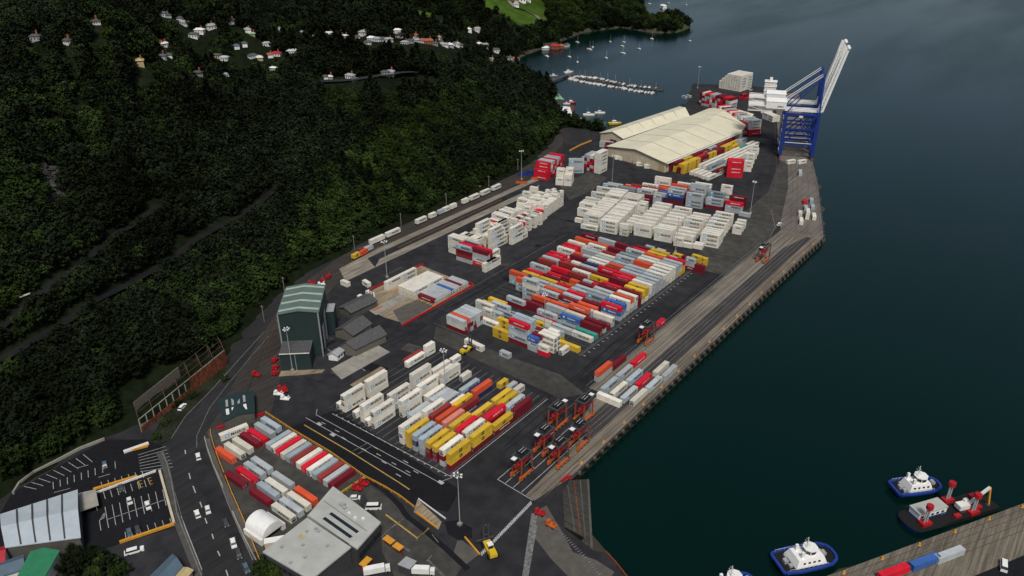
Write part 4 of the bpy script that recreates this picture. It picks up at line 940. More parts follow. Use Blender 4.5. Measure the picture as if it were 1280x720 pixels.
# drop trees that would stand on each other (coarse grid)
cell = {}; keep = []
for i,(x,y) in enumerate(XY):
    d = math.hypot(x,y); g = 3.9 if d < 760 else 5.8; kx = (int(x//g), int(y//g), g)
    if kx in cell: continue
    cell[kx] = 1; keep.append(i)
XY = XY[keep]; ZZ = ZZ[keep]; dP = dP[keep]
pat = np.sin(XY[:,0]*.011+1)*np.sin(XY[:,1]*.013+2)+.6*np.sin(XY[:,0]*.031+XY[:,1]*.023)+rng.normal(0,.45,len(XY))
pat2 = np.sin(XY[:,0]*.006-XY[:,1]*.009+.5)+.5*np.sin(XY[:,0]*.02+2)*np.sin(XY[:,1]*.017)+rng.normal(0,.35,len(XY))
kind = np.where(pat2 > 1.3, 0, np.where(pat > .60, 3, np.where(pat > -.25, 2, 1)))
kind = np.where((pat < -1.15), 4, kind)
ridge = (ZZ > 48) & (XY[:,1] > 330) & (XY[:,0] > -760); kind = np.where(ridge & (pat > -.6), np.where(rng.random(len(XY)) < .3, 0, 1), kind)
for pg in ([(30,430),(230,395),(255,465),(185,545),(60,562),(20,520)], [(270,125),(440,118),(480,160),(390,230),(340,330),(255,330),(300,220)], [(570,64),(694,108),(694,150),(625,140)]):
    dk_ = inside(XY[:,0], XY[:,1], pxpoly(pg)); kind = np.where(dk_ & (rng.random(len(XY)) < .9), np.where(rng.random(len(XY)) < .12, 0, 1), kind)
kind = np.where(dP < 12, np.where(rng.random(len(XY)) < .6, 4, 2), kind)
LT = np.array(LOWT); low = np.zeros(len(XY), bool)
for a in range(0, len(LT), 40):
    c = LT[a:a+40]; low |= (((XY[:,None,0]-c[None,:,0])**2+(XY[:,None,1]-c[None,:,1])**2) < c[None,:,2]**2).any(1)
kind = np.where(low, 4, kind)
scl = rng.uniform(.72, 1.25, len(XY))*np.where(kind == 0, rng.uniform(.8,1.15,len(XY)), 1)
print('trees', len(XY))
pxs = [P(x,y,z+4) for (x,y),z in zip(XY,ZZ)]
inf = np.array([(-10 < a < 1290 and -10 < b < 730 and w_ > 0) for a,b,w_ in pxs]); dd3 = np.hypot(np.hypot(XY[:,0],XY[:,1]), HCAM-ZZ)
# sizes in view: crown height over distance, biggest first
ksz = np.array([13.0,9.0,7.5,6.2,3.2])[kind]*scl/dd3; ksz[~inf] = 0
ordr = np.argsort(-ksz); IND = [int(i) for i in ordr[:290]]
for kk in range(10):
    if not any(kind[i]*2+i % 2 == kk for i in IND): IND.append(int([i for i in ordr if kind[i]*2+i % 2 == kk][0]))
IND = set(IND)
TL = {0:'tall dark pine standing in the forest on the near hillside', 1:'dark rounded broadleaf tree in the forest on the near hillside', 2:'mid green spreading tree in the forest on the near hillside',
      3:'yellow-green leafy tree lighter than the forest around it on the near hillside', 4:'low green shrub at the foot of the wooded hillside'}
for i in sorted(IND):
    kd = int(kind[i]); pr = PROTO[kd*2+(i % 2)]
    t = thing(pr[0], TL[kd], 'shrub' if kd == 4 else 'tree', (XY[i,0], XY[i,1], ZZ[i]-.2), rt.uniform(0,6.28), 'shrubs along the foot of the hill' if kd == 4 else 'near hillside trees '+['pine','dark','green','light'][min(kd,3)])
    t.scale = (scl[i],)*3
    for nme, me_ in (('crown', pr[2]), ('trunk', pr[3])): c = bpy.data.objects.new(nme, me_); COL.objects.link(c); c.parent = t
# the forest: one mass of instanced crowns
rest = np.array([i for i in range(len(XY)) if i not in IND])
def crown_holder():
    out = []
    for j, pr in enumerate(PROTO):
        out.append(pr[2])
    return out
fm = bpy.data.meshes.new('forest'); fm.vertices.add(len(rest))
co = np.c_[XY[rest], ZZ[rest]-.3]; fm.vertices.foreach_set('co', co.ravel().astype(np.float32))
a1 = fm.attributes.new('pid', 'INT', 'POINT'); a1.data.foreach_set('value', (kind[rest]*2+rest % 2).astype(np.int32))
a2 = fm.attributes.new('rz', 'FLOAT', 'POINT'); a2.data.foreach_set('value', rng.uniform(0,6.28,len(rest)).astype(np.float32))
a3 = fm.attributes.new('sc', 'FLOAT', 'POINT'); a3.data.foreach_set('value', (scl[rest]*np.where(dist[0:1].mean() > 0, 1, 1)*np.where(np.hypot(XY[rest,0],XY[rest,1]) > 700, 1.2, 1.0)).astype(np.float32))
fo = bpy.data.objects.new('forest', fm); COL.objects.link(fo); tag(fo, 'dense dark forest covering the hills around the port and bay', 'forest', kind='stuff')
ng = bpy.data.node_groups.new('forest', 'GeometryNodeTree'); ng.interface.new_socket('Geometry', in_out='INPUT', socket_type='NodeSocketGeometry'); ng.interface.new_socket('Geometry', in_out='OUTPUT', socket_type='NodeSocketGeometry')
gi = ng.nodes.new('NodeGroupInput'); go_ = ng.nodes.new('NodeGroupOutput'); jn = ng.nodes.new('GeometryNodeJoinGeometry')
def named_attr(nm, tp): n = ng.nodes.new('GeometryNodeInputNamedAttribute'); n.data_type = tp; n.inputs['Name'].default_value = nm; return n
pid, rz, sc = named_attr('pid','INT'), named_attr('rz','FLOAT'), named_attr('sc','FLOAT')
def outp(n): return [o for o in n.outputs if o.enabled and o.name == 'Attribute'][0]
cx = ng.nodes.new('ShaderNodeCombineXYZ'); ng.links.new(outp(rz), cx.inputs['Z'])
first = {}
for o in bpy.data.objects:
    if o.name.split('.')[0] == 'crown' and o.data.name not in first: first[o.data.name] = o
for j, pr in enumerate(PROTO):
    src = first.get(pr[2].name)
    if src is None: continue
    cmp = ng.nodes.new('FunctionNodeCompare'); cmp.data_type = 'INT'; cmp.operation = 'EQUAL'
    ii = [s_ for s_ in cmp.inputs if s_.enabled and s_.type == 'INT']; ng.links.new(outp(pid), ii[0]); ii[1].default_value = j
    oi = ng.nodes.new('GeometryNodeObjectInfo'); oi.inputs['Object'].default_value = src; oi.transform_space = 'ORIGINAL'
    oi.inputs['As Instance'].default_value = True
    ip = ng.nodes.new('GeometryNodeInstanceOnPoints'); ng.links.new(gi.outputs[0], ip.inputs['Points']); ng.links.new(cmp.outputs[0], ip.inputs['Selection'])
    ng.links.new(oi.outputs['Geometry'], ip.inputs['Instance']); ng.links.new(cx.outputs[0], ip.inputs['Rotation']); ng.links.new(outp(sc), ip.inputs['Scale']); ng.links.new(ip.outputs[0], jn.inputs[0])
ng.links.new(jn.outputs[0], go_.inputs[0])
md = fo.modifiers.new('forest', 'NODES'); md.node_group = ng
# rock outcrops
def rocks(name, px, py, n, sprd, sz, label, mt='rock'):
    x0,y0,z0 = RT(px,py); s = MB(); r = random.Random(px)
    for i in range(n):
        x, y = x0+r.gauss(0,sprd), y0+r.gauss(0,sprd*.8); z = float(Hg(x,y)); q = sz*r.uniform(.5,1.4); o = len(s.v); s.ball((x,y,z+.4),q,0,7,5,r.uniform(.8,1.5),r.uniform(.7,1.3),r.uniform(.4,.8))
        for j in range(o, len(s.v)): v = s.v[j]; s.v[j] = (v[0]+r.gauss(0,.22*q), v[1]+r.gauss(0,.22*q), v[2]+r.gauss(0,.2*q))
    tag(s.build(name, [mt]), label, 'rock face', kind='stuff')
rocks('rock_outcrop', 62, 224, 150, 14, 2.4, 'pale grey rock outcrop breaking through the forest at the left')
rocks('bare_cliff', 5, 130, 60, 6, 2.2, 'pale bare rock slope at the left edge of the view')
rocks('pink_rock_bank', 12, 492, 26, 2.6, 1.2, 'pinkish bare bank among trees at the left edge below the road', 'rock')
rocks('earth_slip', 592, 230, 16, 2.0, 1.4, 'small bare brown slip in the trees above the train', 'tan')
# houses
SEEN = {}
hw = {'offwhite':'off-white','white':'white','grey':'grey','tan':'tan','terracotta':'reddish','slate':'dark','bluedark':'blue-grey','redroof':'red','bluroof':'pale blue','palegreen':'pale green'}
for i,(x,y,z,px,py,wm,rm) in enumerate(HOUSES):
    r = random.Random(px*7+py); L_ = min(16, r.uniform(6.5,10.5)*math.hypot(math.hypot(x,y), HCAM)/985.); W_, h_ = L_*.66, L_*r.uniform(.3,.42)
    where = ('high on the slope at upper left' if py < 45 and px < 300 else 'among trees on the upper left slope' if px < 305 else 'beside the green field at the top' if py < 12 else 'in the valley behind the ridge' if py < 62 and px > 370 else 'on the ridge top road' if py > 90 else 'in the hillside village' if px < 375 else 'by the bay shore')
    lab = '%s house with %s roof %s' % (hw.get(wm,wm), hw.get(rm,rm), where); SEEN.setdefault(lab, []).append(i)
    t = thing('house', lab, 'house', (x,y,z-.5), r.choice([.2,.9,1.5,-.5,.6]), 'houses of the village behind the port')
    s = MB(); s.box(0,0,-2,h_+.5,L_,W_,0); o = len(s.v); s.build('wall', [wm], t)
    s = MB(); e = .6; hh = h_+.5
    s.hexa([(-L_/2-e,-W_/2-e,hh),(L_/2+e,-W_/2-e,hh),(L_/2+e,W_/2+e,hh),(-L_/2-e,W_/2+e,hh),(-L_/2+1.5,-.1,hh+L_*.2),(L_/2-1.5,-.1,hh+L_*.2),(L_/2-1.5,.1,hh+L_*.2),(-L_/2+1.5,.1,hh+L_*.2)],0); rf = s.build('roof', [rm], t)
    if r.random() < .5: s = MB(); s.box(L_*.2,W_*.2,hh+.5,hh+3.4,.9,.9,0); s.build('chimney', ['terracotta'], rf)
    for k in range(3):
        for sy in (-1,):
            s = MB(); s.box(-L_*.32+k*L_*.32, sy*(W_/2+.03), h_*.35, h_*.75, L_*.12, .06, 0); s.build('window', ['glass'], t)
    HOUSES[i] = HOUSES[i]+(t,)
for lab, ids in SEEN.items():
    if len(ids) > 1:
        ids.sort(key=lambda i: HOUSES[i][3])
        for k, i in enumerate(ids): HOUSES[i][7]['label'] = lab+', '+ordinal(k+1)+' from left'
for (px,py,mt,lab) in [(40,314,'pinkflower','bush of pink blossom beside the upper road at left'),(70,312,'redroof','red flowering bush by the upper road'),(104,308,'redroof','small red flowering bush right of the pink one by the upper road')]:
    x,y,z = RT(px,py+1); t = thing('flowering_bush', lab, 'bush', (x,y,z)); c = bpy.data.objects.new('crown', crown_mesh('crown', mt, 3.2, 2.4, 26, .5, px)); COL.objects.link(c); c.parent = t
    c = bpy.data.objects.new('trunk', trunk_mesh(3, .15, px, 3, 1)); COL.objects.link(c); c.parent = t

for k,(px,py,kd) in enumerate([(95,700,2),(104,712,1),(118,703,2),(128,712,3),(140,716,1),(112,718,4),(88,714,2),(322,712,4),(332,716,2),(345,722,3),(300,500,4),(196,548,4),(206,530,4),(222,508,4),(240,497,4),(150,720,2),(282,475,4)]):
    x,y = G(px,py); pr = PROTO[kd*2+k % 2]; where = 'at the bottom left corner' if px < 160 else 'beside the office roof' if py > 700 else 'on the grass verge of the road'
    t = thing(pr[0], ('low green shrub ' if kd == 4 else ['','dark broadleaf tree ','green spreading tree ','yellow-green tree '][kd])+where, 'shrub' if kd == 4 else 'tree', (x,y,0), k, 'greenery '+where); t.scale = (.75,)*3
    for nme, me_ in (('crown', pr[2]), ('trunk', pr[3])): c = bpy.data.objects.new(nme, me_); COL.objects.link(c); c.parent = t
# ------------------------------------------------------------------ buildings of the port
def gable(poly, ze, zr, name_wall, name_roof, t, walls, roof, over=.6, seams=0, ridge=.5, sky=None):
    """poly: front-left, front-right, back-right, back-left; ridge runs front to back"""
    fl, fr, br, bl = [Vector((p[0],p[1],0)) for p in poly]; f = fl.lerp(fr, ridge); b = bl.lerp(br, ridge)
    s = MB(); zz = Vector((0,0,1))
    s.poly([fl, fr, fr+zz*ze, f+zz*zr, fl+zz*ze]); s.poly([br, bl, bl+zz*ze, b+zz*zr, br+zz*ze]); s.poly([fr, br, br+zz*ze, fr+zz*ze]); s.poly([bl, fl, fl+zz*ze, bl+zz*ze])
    s.build(name_wall, [walls], t); s = MB(); d = (b-f).normalized()*over
    for a, c in ((fl, bl), (fr, br)):
        o = (a-f).normalized()*over; e = .35
        p = [a+o-d+zz*(ze-.05), f-d+zz*(zr+.05), b+d+zz*(zr+.05), c+o+d+zz*(ze-.05)]
        s.hexa([q-zz*0 for q in p]+[q+zz*e for q in p] if a == fl else [p[1],p[0],p[3],p[2]]+[q+zz*e for q in (p[1],p[0],p[3],p[2])], 0)
    rf = s.build(name_roof, [roof], t)
    if seams:
        s = MB()
        for k in range(1, seams):
            u = k/seams
            for a, c in ((fl, bl), (fr, br)):
                p = a.lerp(c,u)+zz*(ze+.42); q = f.lerp(b,u)+zz*(zr+.52); s.beam(p, q, .55, .25, 0)
        q = s.build('roof_seam', [sky or 'roof_seam'], rf); q['kind'] = 'stuff'; del q['kind']
    return rf
def rooted(name, label, cat, group=None): return thing(name, label, cat, (0,0,0), 0, group)
t = rooted('cream_warehouse', 'nearer of two long cream roofed warehouses beside the container rows', 'warehouse')
gable([(-338.8,562.3),(-279.4,553.3),(-268,671.7),(-327.2,680)], 8.5, 12.8, 'wall', 'roof', t, 'wall_cream', 'roof_cream', 1.2, 5, .5)
for k in range(9):
    a = Vector((-338.8,562.3)).lerp(Vector((-279.4,553.3)), (k+.5)/9); s = MB(); s.box(a.x,a.y-.12,.1,6.8,5.6,.2,0,math.atan2(-9,59.4)); s.build('door', ['wall_cream' if k not in (8,) else 'tan'], t)
s = MB(); a = Vector((-279.0,553.3)); b = Vector((-267.6,671.7)); s.beam((a.x+1.2,a.y,7.9),(b.x+1.2,b.y,7.9),1.6,.25,0); s.build('eaves_canopy', ['offwhite'], t)
t = rooted('cream_warehouse', 'farther of two long cream roofed warehouses by the bay', 'warehouse')
gable([(-365,592),(-340.3,589.5),(-328.6,690),(-351,716)], 8.5, 12.4, 'wall', 'roof', t, 'wall_cream', 'roof_cream', 1.0, 6, .55)
s = MB(); s.box(-350.5,590.3,.1,5.4,7,.3,0,-.1); s.build('door', ['dkgrey'], t)
t = rooted('cream_warehouse_end', 'low cream roof at the far end of the two warehouses', 'warehouse')
gable([(-327.8,684),(-268.5,676),(-283,735),(-325,728)], 8.0, 12.0, 'wall', 'roof', t, 'wall_cream', 'roof_cream', 1.0, 3, .45)
# tall dark shed
A, B, D = Vector((-295,190.6)), Vector((-281.3,204)), Vector((-19.6,20.5)); t = rooted('bulk_shed', 'tall dark green metal shed with pale striped roof beside the rail curve', 'shed')
gable([A, B, B+D, A+D], 25.2, 26.6, 'wall', 'roof', t, 'green_steel', 'green_roof', .5)
for k in range(4):
    s = MB(); u = .10+.27*k
    for c0, c1 in ((A, A.lerp(B,.5)), (A.lerp(B,.5), B)):
        z0, z1 = (25.2, 26.6) if c0 == A else (26.6, 25.2); p = c0+D*u; q = c1+D*u; s.beam((p.x,p.y,z0+.42),(q.x,q.y,z1+.42), 1.7, .12, 0)
    s.build('skylight', ['green_light'], t)
n = Vector((D.y,-D.x)).normalized()*.15
for u0,u1,h0,h1 in ((.18,.34,1,14),(.48,.62,1,17)):
    s = MB(); p = B+D*u0+n*1.2; q = B+D*u1+n*1.2; s.hexa([(p.x,p.y,h0),(q.x,q.y,h0),(q.x+n.x,q.y+n.y,h0),(p.x+n.x,p.y+n.y,h0),(p.x,p.y,h1),(q.x,q.y,h1),(q.x+n.x,q.y+n.y,h1),(p.x+n.x,p.y+n.y,h1)],0); s.build('door', ['grey'], t)
for c in (A, B): s = MB(); s.beam((c.x,c.y-.3,0),(c.x,c.y-.3,25.3),.5,.5,0); s.build('corner_trim', ['grey'], t)
s = MB(); C0 = B+D*.72+n*1.5; s.prism([tuple(C0),tuple(C0+n*26),tuple(C0+n*26+D*.32),tuple(C0+D*.32)],0,14,0,1); s.build('side_wing', ['green_steel','grey'], t)
t = rooted('shed_annex', 'low flat roofed dark annex in front of the tall green shed', 'building'); a, b = Vector((-287.1,182.8)), Vector((-276.5,192.5)); dd = Vector((-7.6,8.0))
s = MB(); s.prism([tuple(a),tuple(b),tuple(b+dd),tuple(a+dd)],0,9.6,0); s.build('wall', ['green_steel'], t)
s = MB(); s.prism([tuple(a-dd*.06),tuple(b-dd*.06),tuple(b+dd),tuple(a+dd)],9.6,10.2,1,0); s.build('roof', ['slate','offwhite'], t)
for u in (.5,): s = MB(); p = a.lerp(b,u)-dd.normalized()*.12; s.beam((p.x,p.y,0),(p.x,p.y,9.5),.25,.2,0); s.build('door_frame', ['grey'], t)
ground('shed_apron', 'pad_tan', [(-287.5,182.5),(-276,193),(-271.5,196.5),(-270.5,193.5),(-276.8,186.2),(-284.3,178.8)], .013, False)
# stone sheds, hut
def simple_house(name, label, cat, poly, ze, zr, wm, rm, extra=None, group=None):
    t = rooted(name, label, cat, group); gable(poly, ze, zr, 'wall', 'roof', t, wm, rm, .5); return t
simple_house('stone_shed', 'long grey stone shed with slate roof beside the pale loading pad', 'shed', [(-277,210.5),(-268.5,213.5),(-266.8,233),(-276.5,233.5)], 4, 7.5, 'stone', 'slate')
simple_house('stone_shed', 'short slate roofed stone shed tucked behind the long stone shed', 'shed', [(-291,220),(-279.5,222),(-281,236),(-293,235)], 4, 7, 'stone', 'slate')
simple_house('low_store', 'low dark roofed store between the green shed and wash pad', 'shed', [(-309,238),(-299,238),(-298,256),(-309,257)], 3.6, 5.2, 'concrete_dark', 'slate')
t = simple_house('gate_hut', 'small white hut with grey roof beside the stone sheds', 'hut', [(-276.6,203.2),(-272.4,205.2),(-273.5,210.2),(-277.6,208.4)], 3, 4.4, 'white', 'grey')
for u in (.3,.7): s = MB(); p = Vector((-272.4,205.2)).lerp(Vector((-273.5,210.2)),u); s.box(p.x+.05,p.y,1.2,2.2,.1,1.0,0,.2); s.build('window', ['glass'], t)
# shed at the depot corner
t = rooted('workshop', 'dark roofed workshop with four long skylights beside the red depot wall', 'workshop'); gable([(-268.2,138.8),(-263.4,150.6),(-277.3,160),(-283.8,146.2)], 4.8, 6.0, 'wall', 'roof', t, 'concrete_dark', 'green_steel', .4)
for k in range(4):
    u = .12+k*.22; p = Vector((-270.5,140.8)).lerp(Vector((-265.9,151.2)),u); q = p+Vector((-10.4,6.2)); s = MB()
    s.beam((p.x,p.y,5.75),(p.x-3.4,p.y+2.0,6.05),1.3,.1,0); s.build('skylight', ['offwhite'], t); s = MB(); s.beam((p.x-4.4,p.y+2.7,6.4),(p.x-9.5,p.y+5.8,6.0),1.0,.1,0); s.build('skylight', ['grey'], t)
# office building
t = rooted('office_building', 'large pale grey roofed office building beside the fenced container depot', 'office building')
U = [(-194.6,137.8),(-168.2,135.9),(-165.4,122.2),(-189.8,121.8)]; Lw = [(-190.0,121.6),(-168.0,121.8),(-167.6,104.6),(-189.1,102.4)]
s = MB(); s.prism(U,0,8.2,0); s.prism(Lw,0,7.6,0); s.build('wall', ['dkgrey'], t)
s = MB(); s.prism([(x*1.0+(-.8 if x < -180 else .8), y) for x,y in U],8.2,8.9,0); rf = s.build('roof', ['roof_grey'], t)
s = MB(); s.prism([(x+(-.6 if x < -180 else .6), y+(-.6 if y < 110 else -.02)) for x,y in Lw],7.6,8.2,0); rf2 = s.build('roof', ['roof_grey'], t)
for y in (127.6,124.6): s = MB(); s.box(-177.6,y,8.905,8.96,15.0,1.25,0,-.02); s.build('roof_light', ['glass'], rf)
s = MB(); s.line([(-192,130.5),(-168,129.8)],.2,8.93,0); s.line([(-168.6,121.9),(-190,121.9)],.25,8.94,0); s.build('roof_joint', ['dkgrey'], rf)
s = MB(); s.box(-184.5,133.0,8.9,10.2,2.0,1.4,0); s.box(-182.8,132.4,8.9,9.8,1.2,1.0,0); s.build('air_unit', ['grey'], rf)
for x,y in ((-176,131.5),(-173.5,133),(-179.5,131.8)): s = MB(); s.box(x,y,8.9,9.5,1.0,1.0,0); s.build('vent', ['offwhite'], rf)
for x,y in ((-185,117),(-181,112),(-186,107),(-176,109),(-174,117),(-178,104.5),(-183.5,119.8),(-181.8,119.6)): s = MB(); s.box(x,y,8.2,8.9,.9,.9,0); s.build('vent', ['grey'], rf2)
s = MB(); s.box(-184.6,114.5,8.205,8.23,2.6,1.6,0,.2); s.build('roof_patch', ['tan'], rf2)
for k in range(8): s = MB(); s.box(-188+k*2.6,102.4+k*.26-.12,3.5,5.0,1.7,.1,0,.1); s.build('window', ['glass'], t)
for k in range(6): s = MB(); s.box(-165.0-k*.48,123.8+k*2.1,3.5,5.2,.1,1.6,0,.2); s.build('window', ['glass'], t)
# white arched tent
t = thing('arched_shelter', 'white arched fabric shelter between the depot and the office building', 'tent', (-204.8,112.6,0), rad(2))
s = MB(); n_ = 12
for i in range(n_):
    a0, a1 = math.pi*i/n_, math.pi*(i+1)/n_; f = lambda a, x: (x, -4.6*math.cos(a), 2.6+4.0*math.sin(a))
    s.poly([f(a0,-5),f(a0,5),f(a1,5),f(a1,-5)]); s.poly([f(a0,-5),f(a1,-5),(-5,0,2.6)]) ; s.poly([f(a1,5),f(a0,5),(5,0,2.6)])
s.build('canopy', ['white'], t)
for sy in (-1,1): s = MB(); s.box(0,sy*4.7,0,2.6,10,1.6,0); s.build('side_container', ['offwhite'], t)
tt = thing('white_cabin', 'long low white cabin beside the arched shelter', 'cabin', (-195.8,110.8,0), rad(52)); s = MB(); s.box(0,0,.2,2.9,7.6,2.5,0); s.build('wall', ['wall_cream'], tt); s = MB(); s.box(0,0,2.9,3.05,7.8,2.7,0); s.build('roof', ['white'], tt); s = MB(); s.box(1,-1.27,1.2,2.2,1.6,.06,0); s.build('window', ['glass'], tt)
# lower left buildings
t = rooted('silver_shed', 'silver-blue roofed shed with dark roof bands beside the car park', 'shed')
gable([(-281.5,54.8),(-263.5,49.2),(-247.8,67.0),(-272.6,78.0)], 6.5, 8.2, 'wall', 'roof', t, 'concrete_dark', 'bluroof', .4, 5, .5, 'dkgrey')
t = rooted('flat_canopy', 'pale flat canopy joining the silver shed and the car park', 'canopy'); s = MB(); s.prism([(-275.8,77.9),(-272.2,84.2),(-262.8,80.6),(-265.2,73.6)],2.9,3.2,0); s.build('roof', ['concrete'], t)
for x,y in ((-272,83),(-264,80),(-275,78.4)): s = MB(); s.tube((x,y,0),(x,y,2.9),.12,6,0); s.build('post', ['grey'], t)
t = simple_house('green_roofed_shed', 'shed with bright green roof at the bottom left', 'shed', [(-247.4,46.1),(-240,50.5),(-248.3,59.6),(-255.2,53.6)], 5.4, 6.8, 'offwhite', 'greenroof')
t = simple_house('blue_roofed_shed', 'blue-grey roofed shed at the bottom beside the road', 'shed', [(-213,70),(-206.5,73),(-210.2,82.6),(-217.2,83.8)], 3.6, 4.8, 'offwhite', 'bluedark')
t = simple_house('side_lean_to', 'small tan lean-to joined to the blue-grey roofed shed', 'shed', [(-205.9,73.5),(-202.4,75),(-206.3,84.2),(-209.6,82.9)], 3, 3.5, 'tan', 'tan')
t = simple_house('red_roofed_house', 'dark red roofed house at the bottom left corner', 'house', [(-272,40),(-265,36),(-259,46),(-266,50)], 4.5, 6.4, 'white', 'redroof')
t = simple_house('dark_blue_roofed_house', 'blue roofed house between the red and green roofs at bottom left', 'house', [(-261,42),(-255,39.5),(-251,49),(-257,51.5)], 4.5, 6, 'offwhite', 'bluedark')
# derelict shed skeleton
t = rooted('derelict_shed', 'derelict roofless shed with rusty walls and bare frames beside the road', 'derelict shed')
F0_, F1_, Bk = Vector((-296.0,115.7)), Vector((-313.7,170.0)), Vector((-13.5,5.2)); fz = 8
for i in range(15):
    u = i/14; p = F0_.lerp(F1_,u); q = p+Bk*(.75+.3*u); bs = float(max(0, Hg(q.x,q.y)))
    s = MB(); s.beam((p.x,p.y,0),(p.x,p.y,fz-1.5*(u < .55)),.35,.35,0); s.build('post', ['concrete' if u < .55 else 'rustbar'], t)
    if i % 2 == 0:
        s = MB(); zt = fz-1.5*(u < .55); s.beam((p.x,p.y,zt),(q.x,q.y,zt+bs*.3),.22,.25,0); m_ = p.lerp(q,.5); s.beam((p.x,p.y,zt),(m_.x,m_.y,zt+1.6),.15,.15,0); s.beam((m_.x,m_.y,zt+1.6),(q.x,q.y,zt+bs*.3),.15,.15,0); s.beam((q.x,q.y,bs-1),(q.x,q.y,zt+bs*.3),.25,.25,0); s.build('roof_truss', ['rustbar'], t)
for u0,u1,h,m_ in ((.56,1,7.6,'rust'),(0,.56,2.8,'rust')):
    s = MB(); p, q = F0_.lerp(F1_,u0), F0_.lerp(F1_,u1); s.beam((p.x+.4,p.y,h/2),(q.x+.4,q.y,h/2),.15,h,0); s.build('wall', [m_], t)
for f_ in (.33,.66,1):
    s = MB(); p, q = F0_+Bk*f_, F1_+Bk*f_*1.05; s.beam((p.x,p.y,fz-1),(q.x,q.y,fz),.15,.2,0); s.build('purlin', ['rustbar'], t)
s = MB(); p, q = F0_.lerp(F1_,0), F0_.lerp(F1_,1); s.beam((p.x,p.y,fz-1.4),(q.x,q.y,fz),.3,.3,0); s.build('front_beam', ['concrete'], t)
s = MB(); p, q = (F0_+Bk*1.0), (F0_.lerp(F1_,.5)+Bk*1.0); s.beam((p.x,p.y,4),(q.x,q.y,5),.5,5.5,0); s.build('rear_wall', ['stone'], t)
ground('derelict_floor', 'concrete_dark', [tuple(F0_),tuple(F1_),tuple(F1_+Bk*1.1),tuple(F0_+Bk)], .03, False)
# ------------------------------------------------------------------ gantry cranes
u_, v_ = Vector((.926,.378,0)), Vector((-.378,.926,0))
t = thing('gantry_crane', 'nearer of two blue and white quay cranes with raised booms', 'crane', (-220.6,647.6,0), math.atan2(.378,.926), 'quay cranes')
for x in (0, 25.5):
    for y in (0, 15):
        s = MB(); s.beam((x,y,2.2),(x,y,38.5 if x < 5 else 40),2.5,2.1,0); s.build('leg', ['blue'], t)
        s = MB(); s.box(x,y,.2,1.3,1.2,7.5,0)
        s.build('wheel_bogie', ['orange_red'], t)
for y in (0, 15):
    for z,m_ in ((12.5,'blue'),(37.5,'blue')): s = MB(); s.beam((0.9,y,z),(24.6,y,z),1.3,1.7,0); s.build('cross_beam', [m_], t)
    s = MB(); s.beam((.9,y,13.4),(24.6,y,36.8),.8,.8,0); s.build('diagonal_brace', ['blue'], t); s = MB(); s.beam((24.6,y,13.4),(12,y,25.5),.7,.7,0); s.build('diagonal_brace', ['blue'], t); s = MB(); s.beam((.9,y,25),(24.6,y,25),.9,1.1,0); s.build('cross_beam', ['blue'], t)
    s = MB(); s.beam((2,y,13.45),(23.5,y,13.45),1.2,.12,0); s.build('walkway', ['offwhite'], t)
    s = MB(); s.beam((25.5,y,40),(25.5-.5,y*.6+3,69),1.3,1.2,0); s.build('upper_mast', ['blue'], t)
    s = MB(); s.beam((0,y,39),(24.6,y*.6+3,68.5),.7,.7,0); s.build('back_strut', ['blue'], t)
for x in (0, 25.5):
    for z in (3.2, 20, 31): s = MB(); s.beam((x,.8,z),(x,14.2,z),1.2,1.4,0); s.build('tie_beam', ['blue'], t)
s = MB(); s.beam((25,2.6,69),(25,12.4,69),1.4,1.8,0); s.build('mast_head', ['blue'], t)
for y in (4.2, 10.8):
    s = MB(); s.beam((-24,y,39.8),(27.5,y,39.8),1.2,1.8,0); s.build('trolley_girder', ['white'], t)
    s = MB(); b0 = Vector((27.8,y,39.8)); b1 = b0+Vector((11.5,0,51.5)); s.beam(b0,b1,1.6,1.0,0); s.beam(b0+Vector((-2.6,0,.6)),b1+Vector((-2.2,0,.5)),1.4,.8,0); [s.beam(b0.lerp(b1,k/16)+Vector((0,0,0)),b0.lerp(b1,(k+.5)/16)+Vector((-2.4,0,.5)),1.0,.45,0) or s.beam(b0.lerp(b1,(k+.5)/16)+Vector((-2.4,0,.5)),b0.lerp(b1,(k+1)/16),1.0,.45,0) for k in range(16)]
    s.ball((b1.x,b1.y,b1.z),1.5,0,8,4); s.build('boom_girder', ['white'], t)
    s = MB(); s.beam((25,y+(-.5),69.6),(-2,y,47.5),.28,.28,0); s.beam((25,y+.7,69.6),(-2,y+1.2,47.5),.28,.28,0); s.build('backstay', ['white'], t)
for k in range(9): s = MB(); c = Vector((27.8,0,39.8))+Vector((11.5,0,51.5))*((k+.5)/9); s.beam((c.x,4.9,c.z),(c.x,10.1,c.z),.5,.5,0); s.build('boom_tie', ['offwhite'], t)
s = MB(); s.box(-9,7.5,40.9,46.6,16,14,0); h_ = s.build('machinery_house', ['white'], t)
s = MB(); s.hexa([(-17.3,.2,46.6),(-.7,.2,46.6),(-.7,14.8,46.6),(-17.3,14.8,46.6),(-17,7.3,48.4),(-1,7.3,48.4),(-1,7.7,48.4),(-17,7.7,48.4)],0); s.build('roof', ['white'], h_)
s = MB(); letters(s, 'ZPMC', 2.0, (-5.5,.46,42.6), (1,0,0), (0,0,1), 0); s.build('lettering', ['ink'], h_)
for zz in (38.2, 42.2):
    s = MB(); s.box(-24,7.5,zz,zz+.25,14,15,0)
    for y in (.2,14.8):
        for k in range(8): s.beam((-31+k*2,y,zz),(-31+k*2,y,zz+1.3),.12,.12,0)
        s.beam((-31,y,zz+1.3),(-17,y,zz+1.3),.14,.14,0); s.beam((-31,y,zz+1.3 if zz > 40 else zz+4),(-17,y,zz),.3,.3,0)
    for k in range(8): s.beam((-31,.2+k*2.08,zz),(-31,.2+k*2.08,zz+1.3),.12,.12,0)
    s.build('rear_platform', ['offwhite'], t)
